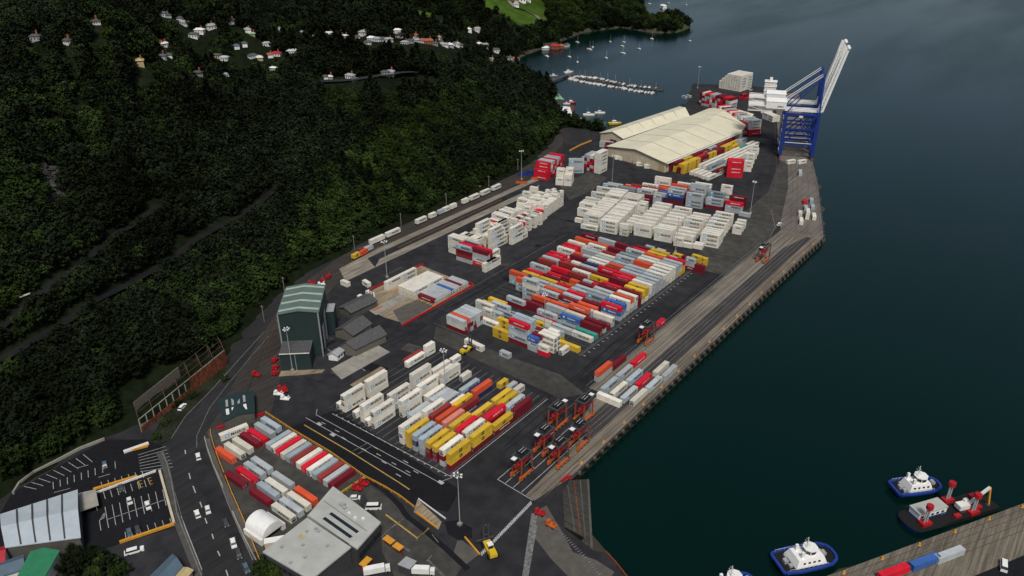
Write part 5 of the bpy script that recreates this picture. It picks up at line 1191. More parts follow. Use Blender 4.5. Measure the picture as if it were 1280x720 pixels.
s = MB(); s.box(12,5,33.6,36.4,3,2.6,0); s.build('operator_cabin', ['white'], t)
for k in range(6):
    s = MB(); s.beam((-1.6,3,3+k*5.6),(-1.6,11,5.6+k*5.6),.9,.2,0); s.build('stair_flight', ['grey'], t)
sn = snap(t); o = dup(sn, tuple(Vector((-220.6,647.6,0))+v_*27), math.atan2(.378,.926), 'farther of two blue and white quay cranes with raised booms')
t = thing('white_tower', 'white multi-storey lattice tower block behind the crane houses', 'tower', (-286,780,0), rad(20))
for k in range(7): s = MB(); s.box(0,0,k*4.5,k*4.5+4.1,11,9,0); s.build('storey', ['offwhite'], t); s = MB(); s.box(0,0,k*4.5+4.1,k*4.5+4.5,12,10,0); s.build('deck', ['white'], t)
s = MB(); s.box(0,0,31.5,35,2.6,2.6,0); s.build('roof_cabin', ['white'], t)
# ------------------------------------------------------------------ straddle carriers
t = thing('straddle_carrier', 'orange straddle carrier at the front left of the parked group', 'straddle carrier', (-149.3,195,0), 0, 'orange straddle carriers')
for sx in (-1,1):
    s = MB(); s.box(sx*2.25,0,1.0,1.9,.75,9.2,0); s.hexa([(sx*2.25-.45,-4.7,.8),(sx*2.25+.45,-4.7,.8),(sx*2.25+.45,-2.8,.8),(sx*2.25-.45,-2.8,.8),(sx*2.25-.4,-4.4,2.5),(sx*2.25+.4,-4.4,2.5),(sx*2.25+.4,-3.2,2.5),(sx*2.25-.4,-3.2,2.5)],0); s.build('side_beam', ['orange'], t)
    for sy in (-1,1):
        s = MB(); s.beam((sx*2.25,sy*3.6,1.9),(sx*2.2,sy*3.3,10.4),.42,.55,0); s.build('column', ['orange_red'], t)
    for q in (-3.6,-1.3,1.3,3.6):
        s = MB(); s.tube((sx*2.25-.25,q,.72),(sx*2.25+.25,q,.72),.72,12,0); w_ = s.build('wheel', ['black'], t); s = MB(); s.tube((sx*2.53-.03,q,.72),(sx*2.53+.03,q,.72),.32,8,0); s.build('hub', ['grey'], w_)
    s = MB(); s.box(sx*2.2,0,10.2,10.9,.6,8.0,0); s.build('top_beam', ['dkgrey'], t)
for sy in (-1,1): s = MB(); s.box(0,sy*3.3,10.3,10.9,3.8,.7,0); s.build('cross_beam', ['dkgrey'], t)
s = MB(); s.box(-.4,.4,10.9,11.7,3.0,3.6,0); s.build('engine_deck', ['black'], t)
for x in (-1.0,.3): s = MB(); s.box(x,.4,11.72,11.85,.28,3.2,0); s.build('cooling_grille', ['grey'], t)
s = MB(); s.box(-.6,-4.6,8.7,10.6,1.7,1.8,0); cb = s.build('operator_cab', ['glass'], t); s = MB(); s.box(-.6,-4.6,10.6,10.85,1.9,2.0,0); s.build('cab_roof', ['white'], cb)
s = MB(); s.box(0,0,6.4,6.9,2.3,6.0,0)
for sx in (-1,1):
    for sy in (-1,1): s.box(sx*.9,sy*5.0,6.3,6.6,.3,.3,0)
s.box(0,-4.0,6.45,6.75,.5,2.2,0); s.box(0,4.0,6.45,6.75,.5,2.2,0); s.build('spreader', ['red'], t)
for sx in (-1,1): s = MB(); s.tube((sx*.8,0,6.9),(sx*.8,0,10.3),.05,4,0); s.build('hoist_rope', ['black'], t)
for k in range(5): s = MB(); s.box(2.75,3.1-.35*k,2.2+k*1.7,2.3+k*1.7,.6,.9,0); s.build('ladder_landing', ['dkgrey'], t)
sn = snap(t)
for x,y,r_,lab in [(-141.8,209.8,0,'orange straddle carrier nearest the quay edge at the front of the parked group'),(-151,212.5,0,'orange straddle carrier in the middle left of the parked group'),(-141.8,224.4,0,'orange straddle carrier nearest the quay edge at the back of the parked group'),
    (-156.7,229.6,180,'orange straddle carrier farthest from the water in the parked group'),(-150.2,240.6,180,'orange straddle carrier at the far end of the parked group'),(-160.9,314.4,0,'lone orange straddle carrier beyond the container group on the quay'),(-151.4,443.5,0,'lone red-orange straddle carrier far along the quay')]:
    dup(sn, (x,y,0), rad(r_), lab)
# ------------------------------------------------------------------ lamp masts
t = thing('lamp_mast', 'tall lamp mast beside the bottom corner of the yard', 'lamp mast', (-150.6,158.8,0), 0, 'tall lamp masts of the yard')
s = MB(); s.tube((0,0,0),(0,0,23.2),.24,8,0,.12); s.build('pole', ['grey'], t); s = MB(); s.box(0,0,0,1.0,1.5,1.5,0); s.build('base', ['concrete'], t)
s = MB(); s.beam((-1.9,0,23.3),(1.9,0,23.3),.2,.25,0); s.beam((0,-1.4,23.3),(0,1.4,23.3),.2,.25,0); s.build('crossbar', ['grey'], t)
for a in range(6): s = MB(); s.box(1.7*math.cos(a*1.047),1.2*math.sin(a*1.047),23.4,23.75,.75,.5,0,a*1.047); s.build('floodlight', ['white'], t)
sn = snap(t)
for x,y,lab in [(-320,284.6,'beside the wash pad'),(-298.1,503.5,'behind the large white block'),(-189.3,512.8,'at the far right corner of the coloured rows'),(-200.3,421.6,'between the mixed block and white block'),(-206.5,288.5,'at the front of the mixed block'),(-211.3,217.4,'among the white stacks of the near block'),
   (-300,765,'beside the white tower block'),(-262,705,'on the apron before the far red stacks'),(-388.6,832.9,'at the far shore corner of the port'),(-283,186,'in front of the dark shed annex'),(-361,470,'by the rail line at the foot of the hill')]:
    dup(sn, (x,y,0), R_.uniform(0,3), 'tall lamp mast '+lab)
# rail-side poles
t = thing('utility_pole', 'wooden pole at the foot of the wooded hill beside the rail line', 'pole', (-366,300,0), 0, 'poles beside the rail line'); s = MB(); s.tube((0,0,0),(0,0,10),.16,6,0); s.build('shaft', ['concrete'], t); s = MB(); s.beam((-1,0,9.3),(1,0,9.3),.15,.15,0); s.build('crossarm', ['concrete'], t); sn = snap(t)
for x,y in [(-369,345),(-370,392),(-369.5,440),(-377,486),(-353,235),(-334,207)]: dup(sn, (x,y,0), .3)
# ------------------------------------------------------------------ fenders and bollards on the quay
t = thing('fender_pile', 'dark fender pile against the face of the long quay', 'fender', (-132.0,210,0), 0, 'fender piles along the quay face')
s = MB(); s.box(0,0,-4.5,-.1,.9,.9,0); s.build('pile', ['black'], t); s = MB(); s.box(.1,0,-.9,.25,1.1,1.3,0); s.build('cap', ['concrete_dark'], t); sn = snap(t)
for k in range(1,52): dup(sn, (-132.0-.0295*5.65*k*.17,210+5.65*k,0), 0)
for k in range(16): dup(sn, (-134.9-.373*6.4*k,506+6.4*k*.95,0), .4)
t = thing('mooring_bollard', 'yellow painted mooring bollard on the edge of the long quay', 'bollard', (-134.3,215,0), 0, 'bollards along the long quay')
s = MB(); s.tube((0,0,0),(0,0,.8),.3,8,0,.25); s.ball((0,0,.85),.4,0,8,4,1,1,.5); s.build('post', ['amber'], t); s = MB(); s.box(0,0,.04,.12,.9,1.3,0); s.build('base_plate', ['amber'], t); sn = snap(t)
for k in range(1,17): dup(sn, (-134.3-.005*17*k,215+17*k,0), 0)
for k in range(9): dup(sn, (-57.4+.503*17*(k)+dy*.2,176.3+2+.867*17*k,0), .52, 'yellow painted mooring bollard on the edge of the lower right quay', None, None, 'bollards along the lower right quay')
# ------------------------------------------------------------------ barriers, fences
def barrier(name, label, pts, h, wd, mt, cat='barrier', z=0.0):
    s = MB()
    for a, b in zip(pts, pts[1:]): s.beam((a[0],a[1],z+h/2),(b[0],b[1],z+h/2),wd,h,0)
    return tag(s.build(name, [mt]), label, cat)
def rail_fence(name, label, pts, h, mt, cat='fence', step=4.0, panel=False):
    t = rooted(name, label, cat); s = MB()
    for a, b in zip(pts, pts[1:]):
        s.beam((a[0],a[1],h),(b[0],b[1],h),.22,.3,0); s.beam((a[0],a[1],h*.5),(b[0],b[1],h*.5),.10,.15 if not panel else h*.9,0)
    s.build('rails', [mt], t)
    for a, b in zip(pts, pts[1:]):
        l = math.hypot(b[0]-a[0],b[1]-a[1])
        for k in range(int(l/step)+1): s = MB(); q = k*step/l if l else 0; s.beam((a[0]+(b[0]-a[0])*q,a[1]+(b[1]-a[1])*q,0),(a[0]+(b[0]-a[0])*q,a[1]+(b[1]-a[1])*q,h),.18,.18,0); s.build('post', [mt], t)
barrier('red_barrier', 'red barrier around three sides of the wash pad', [(-300,249.8),(-316,268),(-315.6,309.8),(-314,310)], .9, .8, 'red')
barrier('red_barrier', 'long red barrier along the yard side of the wash pad', [(-276,309.2),(-272.2,308.4),(-271.7,249)], .9, .9, 'red')
for k in range(17):
    x = -311+2.3*k; s = MB(); s.beam((x,275.4,.1),(x+.9,277.4,.1),.8,.16,0); tag(s.build('striped_ramp_block', ['amber' if k % 2 == 0 else 'pad_tan']), 'yellow and tan wheel block in the striped row across the wash pad', 'ramp block', 'striped row across the wash pad')
barrier('orange_stripe', 'short orange board on the pale strip of the wash pad', [(-296.5,251.5),(-295.9,258)], .25, 1.1, 'orange'); rail_fence('pipe_rail', 'long white pipe rail along the dark edge of the wash pad', [(-274.6,278),(-274.9,307)], 2.0, 'offwhite', step=2.5)
rail_fence('depot_fence', 'orange topped fence around the road side of the depot', [(-272.3,134.0),G(264,545),G(268,560),G(275,580),G(290,618),G(305,652),G(318,685),G(330,715)], 1.6, 'amber', panel=False, step=5)
barrier('depot_wall', 'red topped wall at the back of the depot beside the workshop', [(-271.8,136.5),(-264.5,156)], 1.3, .6, 'red', 'wall')
rail_fence('rear_depot_fence', 'orange fence between the depot and the dark railway cutting', [(-264.2,156.5),(-243.6,155.9),(-220,156.1),(-197.2,154.6)], 1.5, 'amber', step=5)
rail_fence('cutting_fence', 'orange fence running from the depot corner toward the gate patch', [G(457,598),G(480,610),G(500,622),G(518,636)], 1.3, 'amber', step=4)
rail_fence('depot_end_fence', 'yellow fence at the office end of the depot', [(-197,154.3),(-197.6,141.8)], 1.4, 'yellow', step=3)
barrier('orange_barrier', 'long orange barrier wall along the upper side of the car park', [G(117,612.5),G(172,596)], .8, .9, 'amber'); barrier('white_kerb_wall', 'white wall with a lamp base along the middle of the car park', [G(120,617),G(195,589.5)], .8, .6, 'offwhite', 'wall')
barrier('orange_barrier', 'long orange barrier wall along the lower side of the car park', [G(150,679),G(218,656)], 1.0, .8, 'amber'); barrier('white_kerb_wall', 'tall pale wall on the road side of the car park', [G(200,590),G(218,655)], 1.2, .9, 'wall_cream', 'wall')
barrier('orange_barrier', 'short orange barrier near the top corner of the car park', [G(166,563),G(185,558)], .8, .8, 'amber'); barrier('white_kerb_wall', 'short white wall at the top corner of the car park', [G(155,566),G(186,555)], .9, 1.4, 'offwhite', 'wall')
barrier('retaining_wall', 'curved grey wall below the trees at the back of the car park', [G(17,618),G(25,605),G(42,592),G(70,578),G(100,562),G(131,550)], 1.2, .7, 'concrete', 'wall')
barrier('road_wall', 'long low wall between the road and the depot fence', [G(256,548),G(259,560),G(266,580),G(279,610)], .9, .4, 'concrete', 'wall'); barrier('road_wall', 'low wall beside the lower road by the office', [G(291,641),G(305,672),G(322,705)], .9, .4, 'concrete', 'wall')
barrier('boom_barrier', 'yellow edge barrier on the quay gate ramp', [G(581,672),G(599,693)], .6, .5, 'amber'); barrier('boom_barrier', 'yellow edge barrier beside the tan gate patch', [G(520,641),G(547,661)], .6, .5, 'amber')
barrier('white_edge_barrier', 'white edge barrier beside the tan gate patch', [G(523,624),G(557,649)], .5, .35, 'offwhite'); barrier('red_dock_barrier', 'bright red barrier where the slip dock meets the quay', [G(702,603),G(708,598),G(715,597)], 1.2, .7, 'red')
barrier('white_handrail', 'short white handrail among trees at the left edge', [RT(-2,401)[:2], RT(40,375)[:2]], .5, .5, 'offwhite', 'handrail', RT(20,388)[2]+3)
rail_fence('orange_dock_fence', 'thin rusty rail fence along the corner quay edge at the bottom', [G(757,692),G(770,706),G(784,724)], 1.2, 'orange_red', step=2.5)
# blue and orange steel frames by the rail curve
for (px,py,mt,lab,l,r_) in [(655,219,'blue','blue steel frame lying beside the rail curve',9,.6),(663,216,'blue','second blue steel frame right of the first by the rail curve',7,.4),(668,224,'orange','orange steel box beside the blue frames',5,.4),(652,229,'orange','long orange beam before the blue frames',9,.5)]:
    x,y = G(px,py); t = thing('steel_frame', lab, 'steel frame', (x,y,0), r_); s = MB()
    for sy in (-1,1): s.box(0,sy*1.3,.1,1.2,l,.5,0)
    s.build('side', [mt], t); s = MB(); s.box(0,0,.4,1.0,.6,2.1,0); s.build('web', [mt], t)
barrier('amber_barrier', 'amber barrier along the upper gate road beside the warehouses', [G(712,189),G(725,182),G(739,176.5)], 1.0, .8, 'amber'); barrier('amber_barrier', 'amber barrier before the dark warehouse door', [G(751,177),G(760,179),G(768,181.5)], 1.0, .8, 'amber')
# ------------------------------------------------------------------ reach stackers and lift trucks
def stacker(label, x, y, yaw, boom=True, sc_=1.0):
    t = thing('reach_stacker' if boom else 'forklift', label, 'reach stacker' if boom else 'forklift', (x,y,0), rad(yaw)); t.scale = (sc_,)*3
    s = MB(); s.box(-.3,0,.8,1.9,6.6,2.4,0); s.hexa([(-3.6,-1.2,1.9),(-1.4,-1.2,1.9),(-1.4,1.2,1.9),(-3.6,1.2,1.9),(-3.4,-1,2.7),(-1.6,-1,2.7),(-1.6,1,2.7),(-3.4,1,2.7)],0); s.build('body', ['yellow'], t)
    s = MB(); s.box(-.4,0,1.9,3.5,1.5,1.5,0); cb = s.build('cab', ['glass'], t); s = MB(); s.box(-.4,0,3.5,3.65,1.7,1.7,0); s.build('cab_roof', ['white'], cb)
    for sx,r in ((2.4,.95),(-2.7,.75)):
        for sy in (-1,1): s = MB(); s.tube((sx,sy*1.15,r),(sx,sy*1.75,r),r,12,0); s.build('wheel', ['black'], t)
    s = MB(); s.beam((3.3,-.8,.3),(3.3,-.8,8.0),.4,.5,0); s.beam((3.3,.8,.3),(3.3,.8,8.0),.4,.5,0)
    for z in (1.2,4,7.8): s.beam((3.3,-.8,z),(3.3,.8,z),.4,.4,0)
    s.build('mast', ['dkgrey'], t); s = MB(); s.box(3.9,0,1.3,1.9,.6,5.8,0); s.build('spreader', ['dkgrey'], t)
    return t
stacker('yellow container lift truck facing a white box in the middle lane', -227.6, 250.6, 88); stacker('yellow container lift truck beside a white tank trailer by the wash pad', -304.5, 255.5, 100, True, .9); stacker('yellow lift truck near the bottom of the yard by the amber barrier', -133.6, 155.6, 150, False, 1.15)
t = thing('white_truck', 'white truck parked behind the lift truck near the wash pad', 'truck', (-311,253,0), rad(95)); s = MB(); s.box(2.6,0,.7,3.0,2.2,2.4,0); s.build('cab', ['white'], t); s = MB(); s.box(-1.6,0,.8,1.3,6,2.4,0); s.build('bed', ['dkgrey'], t)
for sx in (2.6,-1.5,-3.4):
    for sy in (-1,1): s = MB(); s.tube((sx,sy*.95,.5),(sx,sy*1.25,.5),.5,10,0); s.build('wheel', ['black'], t)
# yellow empty-handler frame by the white stacks
t = thing('spreader_frame', 'yellow spreader frame lying beside the tall white stacks', 'spreader', (-243.6,189.5,0), rad(90)); s = MB(); s.box(0,-.9,.6,1.1,8,.4,0); s.box(0,.9,.6,1.1,8,.4,0); s.build('side_beam', ['yellow'], t)
for sx in (-1,1): s = MB(); s.box(sx*3.8,0,.5,1.6,.6,1.4,0); s.build('end_beam', ['yellow'], t)
# ------------------------------------------------------------------ road vehicles
CARM = {'white':'white','dark':'dkgrey','blue':'tugblue','silver':'offwhite','red':'red'}
def car(label, x, y, yaw, mt, cat='car', L=4.4, W=1.85, H_=1.45, van=False):
    t = thing('parked_car' if cat == 'car' else cat, label, cat, (x,y,.0), rad(yaw)); s = MB(); h1 = .55*H_
    q = [(-L/2,-W/2),(L/2,-W/2),(L/2,W/2),(-L/2,W/2)]; s.hexa([(a,b,.28) for a,b in q]+[(a*.97,b*.95,h1+.1) for a,b in q],0)
    s.build('body', [mt], t); s = MB(); c0, c1 = (-.44,.18) if not van else (-.48,.33)
    s.hexa([(L*c0,-W*.46,h1+.1),(L*(c1+.12),-W*.46,h1+.1),(L*(c1+.12),W*.46,h1+.1),(L*c0,W*.46,h1+.1),(L*(c0+.08),-W*.38,H_-.05),(L*c1,-W*.38,H_-.05),(L*c1,W*.38,H_-.05),(L*(c0+.08),W*.38,H_-.05)],0); g_ = s.build('windows', ['glass'], t)
    s = MB(); s.box(L*(c0+.08+c1)/2,0,H_-.05,H_+.02,L*(c1-c0-.10),W*.78,0); s.build('roof', [mt], t)
    for sx in (-.31,.31):
        for sy in (-1,1): s = MB(); s.tube((L*sx,sy*(W/2-.2),.33),(L*sx,sy*(W/2+.02),.33),.33,10,0); s.build('wheel', ['black'], t)
    for sy in (-1,1): s = MB(); s.box(L/2-.02,sy*W*.34,.6,.78,.08,.35,0); s.build('headlight', ['offwhite'], t)
    return t
car('white car driving up the road beside the depot fence', -261.4,121.1,155,'white'); car('white car on the road opposite the car park corner', -231.9,102.0,160,'white'); car('silver car on the road beside the white car near the car park', -230.7,105.7,-25,'offwhite')
car('dark car on the road below the depot fence', -219.4,105.9,-22,'dkgrey'); car('white car stopped on the lower road ahead of two dark cars', -208.6,101.7,-25,'white','car',5,1.95); car('dark pickup stopped behind the white car on the lower road', -202.6,99.8,-25,'dkgrey','car',5)
car('dark blue car at the bottom of the lower road', -195.1,97.6,-20,'bluedark','car',4.8); car('dark blue car in the upper row of the car park', -286.9,94.7,-23,'bluedark'); car('black car below the orange wall in the car park', -268.2,91.6,-19,'dkgrey'); car('small silver car in the middle row of the car park', -258.8,90.0,-19,'offwhite','car',3.9)
car('white car in the middle row of the car park', -251,93,-19,'white','car',4.8); car('dark blue car in the bottom row of the car park', -243,81.4,-19,'bluedark'); car('black car in the bottom row of the car park', -242,84,-19,'dkgrey'); car('white pickup with red stripes below the car park', -233.2,77.8,62,'white','pickup',6.6,2.1,1.8)
x,y = G(228,510); car('white car parked against the derelict shed', x,y,118,'white','car',4.9); x,y = G(467,635.5); car('white van parked beside the office roof', x,y,40,'white','van',6.2,2.2,2.3,True); x,y = G(444,623.5); car('small white car behind the office near the depot', x,y,40,'white','car',4)
x,y = G(1254,709); car('white van on the dark asphalt behind the lower right quay', x,y,100,'white','van',5.6,2.1,2.3,True); x,y = G(974,281); car('white pickup on the apron beside the far quay', x,y,90,'white','car',5)
# red trailers along the rail curve, red machines
def trailer(label, px, py, yaw, mt='red', l=5.5):
    x,y = G(px,py); t = thing('machine_trailer', label, 'trailer', (x,y,0), rad(yaw)); s = MB(); s.box(0,0,.7,1.2,l,2.2,0); s.box(-l*.3,0,1.2,2.4,l*.3,1.8,0); s.build('bed', [mt], t); s = MB(); s.beam((l*.1,0,1.2),(l*.45,0,2.6),.3,.4,0); s.build('arm', [mt], t)
    for sx in (-.3,.3):
        for sy in (-1,1): s = MB(); s.tube((l*sx,sy*.8,.4),(l*sx,sy*1.15,.4),.4,9,0); s.build('wheel', ['black'], t)
for i,(px,py,yaw,mt,lab) in enumerate([(343.5,452,120,'red','red trailer beside the annex wall, farthest from the yard'),(344.5,461,115,'red','red trailer beside the annex wall, second along'),(344.5,468,110,'red','red trailer beside the annex wall, third along'),(353,487,60,'red','dark red machine beside the concrete apron corner'),(354.5,491,70,'red','red machine just below the dark red one by the apron'),
   (357,500,30,'white','white tanks beside the red machines at the apron'),(348.5,494,30,'white','small white box beside the red machines'),(321,470,20,'red','red and white kiosk left of the rail curve'),(404,352,150,'red','red machine beyond the tall shed'),(411,347,120,'red','second red machine beyond the tall shed'),(390,355,60,'red','red machine at the hill side of the tall shed'),(402,357,60,'white','white machine beyond the tall shed'),
   (725,209.5,10,'red','low red machine beside the small white pile'),(793,204,20,'red','red machine before the warehouse doors'),(675,643,15,'red','red engine at the corner where the quay meets the slip dock'),(689,658,0,'orange','small orange box beside the slip dock'),(455,606,20,'red','red frames beside the depot end fence'),(447,612,25,'red','red frames between the fence and the office')]): trailer(lab,px,py,yaw,mt,4.2 if i > 3 else 3.6)
# gatehouse, truck canopy and trucks near the bottom
t = rooted('weigh_canopy', 'dark grey roofed control cabin among trucks at the bottom', 'cabin'); a = [G(497,706,3.6),G(508,696,3.6),G(521,702,3.6),G(512,712,3.6)]; s = MB(); s.prism(a,0,3.6,0); s.build('wall', ['dkgrey'], t); s = MB(); s.prism(a,3.6,3.9,0); s.build('roof', ['grey'], t)
for (p0,p1,mt,lab) in [(G(482,680),G(492,687),'amber','yellow canopy beside the gate crossing'),(G(494,689),G(503,695),'amber','second yellow canopy beside the gate crossing'),(G(453,716),G(463,706),'amber','orange screen panel left of the parked trucks')]:
    t = rooted('gate_canopy', lab, 'canopy'); s = MB(); s.beam((*p0,3.4),(*p1,3.4),2.4,.4,0); s.build('roof', [mt], t)
    for p in (p0,p1): s = MB(); s.tube((*p,0),(*p,3.3),.15,6,0); s.build('post', ['red'], t)
for (px,py,yaw,lab) in [(471,716,52,'white box truck at the bottom edge beside the orange screen'),(527,717,35,'white truck at the bottom edge right of the control cabin')]:
    x,y = G(px,py); t = thing('box_truck', lab, 'truck', (x,y,0), rad(yaw)); t.scale = (.8,)*3; s = MB(); s.box(-1,0,1.0,3.9,9,2.5,0); s.build('cargo_box', ['white'], t); s = MB(); s.box(4.8,0,.6,3.0,2.0,2.4,0); s.build('cab', ['offwhite'], t)
    for sx in (4.6,-2,-4):
        for sy in (-1,1): s = MB(); s.tube((sx,sy*.95,.5),(sx,sy*1.25,.5),.5,10,0); s.build('wheel', ['black'], t)
ground('dark_scrub_pit', 'asphalt_black', [(555,652),(572,650),(590,660),(590,672),(574,676),(560,668)], .013)
# ------------------------------------------------------------------ boats
def hull(s, L, W, D_, m0=0, z=0.0, blunt=.3, m1=None):
    prof = [(-.5,.72),(-.47,.86),(-.2,1),(.15,.98),(.35,.66+blunt*.3),(.46,.25+blunt*.5),(.5,.02+blunt*.3)]; lo, hi = [], []
    pts = [(a*L, b*W/2) for a,b in prof]+[(a*L,-b*W/2) for a,b in reversed(prof)]
    n = len(pts); o = len(s.v)
    s.v += [(x*.93,y*.78,z) for x,y in pts]+[(x,y,z+D_) for x,y in pts]
    s.f.append(tuple(range(o+n-1,o-1,-1))); s.m.append(m0); s.f.append(tuple(range(o+n,o+2*n))); s.m.append(m0 if m1 is None else m1)
    for i in range(n): j = (i+1)%n; s.f.append((o+j,o+i,o+n+i,o+n+j)); s.m.append(m0)
    s.f[-n:] = [tuple(reversed(f)) for f in s.f[-n:]]
def sailboat():
    t = thing('sailboat', 'x', 'sailboat', (0,0,-3.5), 0, 'boats moored in the bay'); s = MB(); hull(s,9.5,3.0,1.1,0,-.1,0); s.build('hull', ['white'], t); s = MB(); s.box(-.3,0,1.0,1.5,4,1.6,0); s.build('cabin', ['offwhite'], t)
    s = MB(); s.tube((.6,0,1),(.6,0,11),.07,5,0); s.build('mast', ['offwhite'], t); s = MB(); s.tube((.5,0,2.2),(-3.4,0,2.1),.14,5,0); s.build('boom', ['bluedark'], t); return t
def motorboat():
    t = thing('motorboat', 'x', 'motorboat', (0,0,-3.5), 0, 'boats berthed at the marina'); s = MB(); hull(s,8.5,3.0,1.2,0,-.1,.1); s.build('hull', ['white'], t); s = MB(); s.hexa([(-1.8,-1,1.1),(1.6,-1,1.1),(1.6,1,1.1),(-1.8,1,1.1),(-1.6,-.8,2.4),(.6,-.8,2.4),(.6,.8,2.4),(-1.6,.8,2.4)],0); cb = s.build('cabin', ['white'], t); s = MB(); s.box(-.2,0,1.6,2.0,2.75,1.95,0); s.build('windscreen', ['glass'], cb)
    s = MB(); s.tube((-1,0,2.4),(-1,0,5.5),.07,4,0); s.build('mast', ['grey'], t); return t
sb, mb_ = sailboat(), motorboat(); sns, snm = snap(sb), snap(mb_)
SBL = [(815,49,'large white sailboat moored in the open bay below the headland'),(862.5,51.5,'white sailboat alone at the right of the bay'),(799,61.5,'dark sided sailboat in the middle of the bay'),(780,53,'small white sailboat left of the middle of the bay'),(778,58,'tiny white boat just below the small sailboat'),(779,67,'white sailboat nearest the marina middle'),
  (763,52.5,'small white boat close to the far shore'),(741,59.5,'white sailboat beside another near the left shore'),(737,62,'white sailboat just left and below its neighbour'),(722,78,'large white sailboat nearest the marina at left'),(712,71.5,'white sailboat moored before the boathouses'),(684,71,'white sailboat at the far left of the bay'),
  (722,53,'white sailboat against the far shore'),(812,5,'white sailboat at the top edge of the bay'),(836,4,'small white sailboat right of the one at the top edge'),(858,6.5,'small white boat at the top right beyond the headland'),(758,73,'white launch moored midway to the marina'),(829,12,'white boat tucked beside the headland')]
for i,(px,py,lab) in enumerate(SBL):
    x,y = G(px,py,-3.5); 
    if i == 0: sb.location = (x,y,-3.5); sb.rotation_euler = (0,0,-.6); sb['label'] = lab
    else: dup(sns, (x,y,-3.5), -.6+R_.uniform(-.4,.4), lab, (R_.uniform(.8,1.15),)*3)
k_ = 0
def Z(x,y): return G(660+x/7.11, 80+y/7.11, -3.5)
near = sorted([(392,140),(424,149),(486,163),(518,169),(550,175),(579,181),(609,185),(640,189),(669,194),(720,203),(742,207),(787,212),(858,226),(905,236),(990,250),(1015,255),(375,135),(408,150),(440,155),(470,160),(500,166),(535,172),(565,178),(592,182),(625,186),(655,190),(682,196),(760,210),(815,214),(840,218),(875,232),(925,238),(955,244),(1045,258),(1075,262),(1105,264)])
far = sorted([(422,120),(457,117),(491,118),(555,126),(594,129),(658,138),(705,150),(755,163),(812,176),(925,200),(1000,206),(1040,210),(405,122),(440,118),(475,116),(505,120),(535,124),(575,126),(610,130),(640,134),(675,142),(735,158),(775,166),(850,184),(900,196),(950,202),(1080,212),(1135,218)])
rgd = Vector(Z(1190,238))-Vector(Z(345,112)); ang = math.atan2(rgd.y,rgd.x)
for row, lst, sgn in (('near', near, -1), ('far', far, 1)):
    for j,(a,b) in enumerate(lst):
        x,y = Z(a,b); lab = 'small boat in the %s berth row of the marina, %s from left' % (row, ordinal(j+1)); rot = ang+sgn*math.pi/2+R_.uniform(-.1,.1)
        if k_ == 0: mb_.location = (x,y,-3.5); mb_.rotation_euler = (0,0,rot); mb_['label'] = lab; k_ = 1
        else:
            sn_ = snm if (j % 3 or row == 'near' and j % 2) else sns; d = dup(sn_, (x,y,-3.5), rot, lab, (R_.uniform(.65,.95),)*3, {'hull':'red'} if (row == 'near' and j == 22) else ({'hull':'bluedark'} if j % 5 == 2 else ({'hull':'grey'} if j % 5 == 4 else None)), 'boats berthed at the marina')
x0 = Vector(Z(335,108)); x1 = Vector(Z(1195,240)); t = rooted('marina_pontoon', 'long wooden marina pontoon with berths on both sides', 'pontoon')
s = MB(); s.beam((x0.x,x0.y,-2.9),(x1.x,x1.y,-2.9),2.6,.5,0); s.build('walkway', ['concrete_dark'], t)
nv = Vector((-(x1-x0).y,(x1-x0).x)).normalized()
for k in range(22):
    c = x0.lerp(x1,(k+.5)/22)
    for sg in (-1,1):
        s = MB(); e = c+nv*sg*9.5; s.beam((c.x,c.y,-3.0),(e.x,e.y,-3.0),.8,.3,0); s.build('finger', ['concrete_dark'], t)
        s = MB(); s.tube((e.x,e.y,-7),(e.x,e.y,1.2),.22,5,0); s.build('mooring_pile', ['rustbar'], t)
t = rooted('marina_pier', 'dark timber pier leading from the wooded point to the marina', 'pier'); a, b = Vector(Z(125,202)), Vector(Z(350,112)); s = MB(); s.beam((a.x,a.y,-.6),(b.x,b.y,-1.2),3.2,.5,0); s.build('deck', ['concrete_dark'], t)
for k in range(14):
    c = a.lerp(b,k/13); s = MB(); s.tube((c.x-1,c.y-1,-8),(c.x-1,c.y-1,-.8),.28,6,0); s.build('pile', ['rustbar'], t)
for (a,b,lab,mt,sc,r_) in [((230,110),0,'grey workboat moored at the pier before the marina','grey',1.25,.4),((362,80),0,'tall white cruiser at the head of the marina','white',1.6,.9),((385,348),0,'red and white launch behind the green roofed boat shed','red',1.3,.3),((345,358),0,'small white boat below the red launch','white',.9,.3),((542,458),0,'white launch berthed at the small harbour','white',1.45,.35),((640,440),0,'long white sailing boat at the small harbour','white',1.3,.35),((437,497),0,'white fishing boat beside the white boat shed','white',1.45,.4),((772,535),0,'yellow workboat beside the warehouse','yellow',1.6,.5)]:
    x,y = Z(*a); dup(snm, (x,y,-3.5), r_+.3, lab, (sc,)*3, {'hull':mt}, 'boats in the small harbour')
t = simple_house('boat_shed', 'boat shed with pale green roof on the small harbour', 'boat shed', [Z(215,395),Z(318,378),Z(262,318),Z(205,320)], -.5+4, 5.5, 'concrete_dark', 'palegreen'); t.location.z = 0
t = simple_house('boat_shed', 'white roofed boat shed beside the harbour road', 'boat shed', [Z(262,512),Z(385,506),Z(368,446),Z(252,458)], 3.6, 5.0, 'offwhite', 'white')
t = rooted('small_wharf', 'reddish brown wharf before the green roofed boat shed', 'wharf'); s = MB(); s.prism([Z(190,448),Z(395,452),Z(415,410),Z(330,388),Z(300,430),Z(195,428)],-1.4,-.8,0); s.build('deck', ['rust'], t)
for a in ((200,446),(300,448),(390,450),(412,412)): s = MB(); p = Z(*a); s.tube((*p,-8),(*p,-1.4),.3,6,0); s.build('pile', ['rustbar'], t)
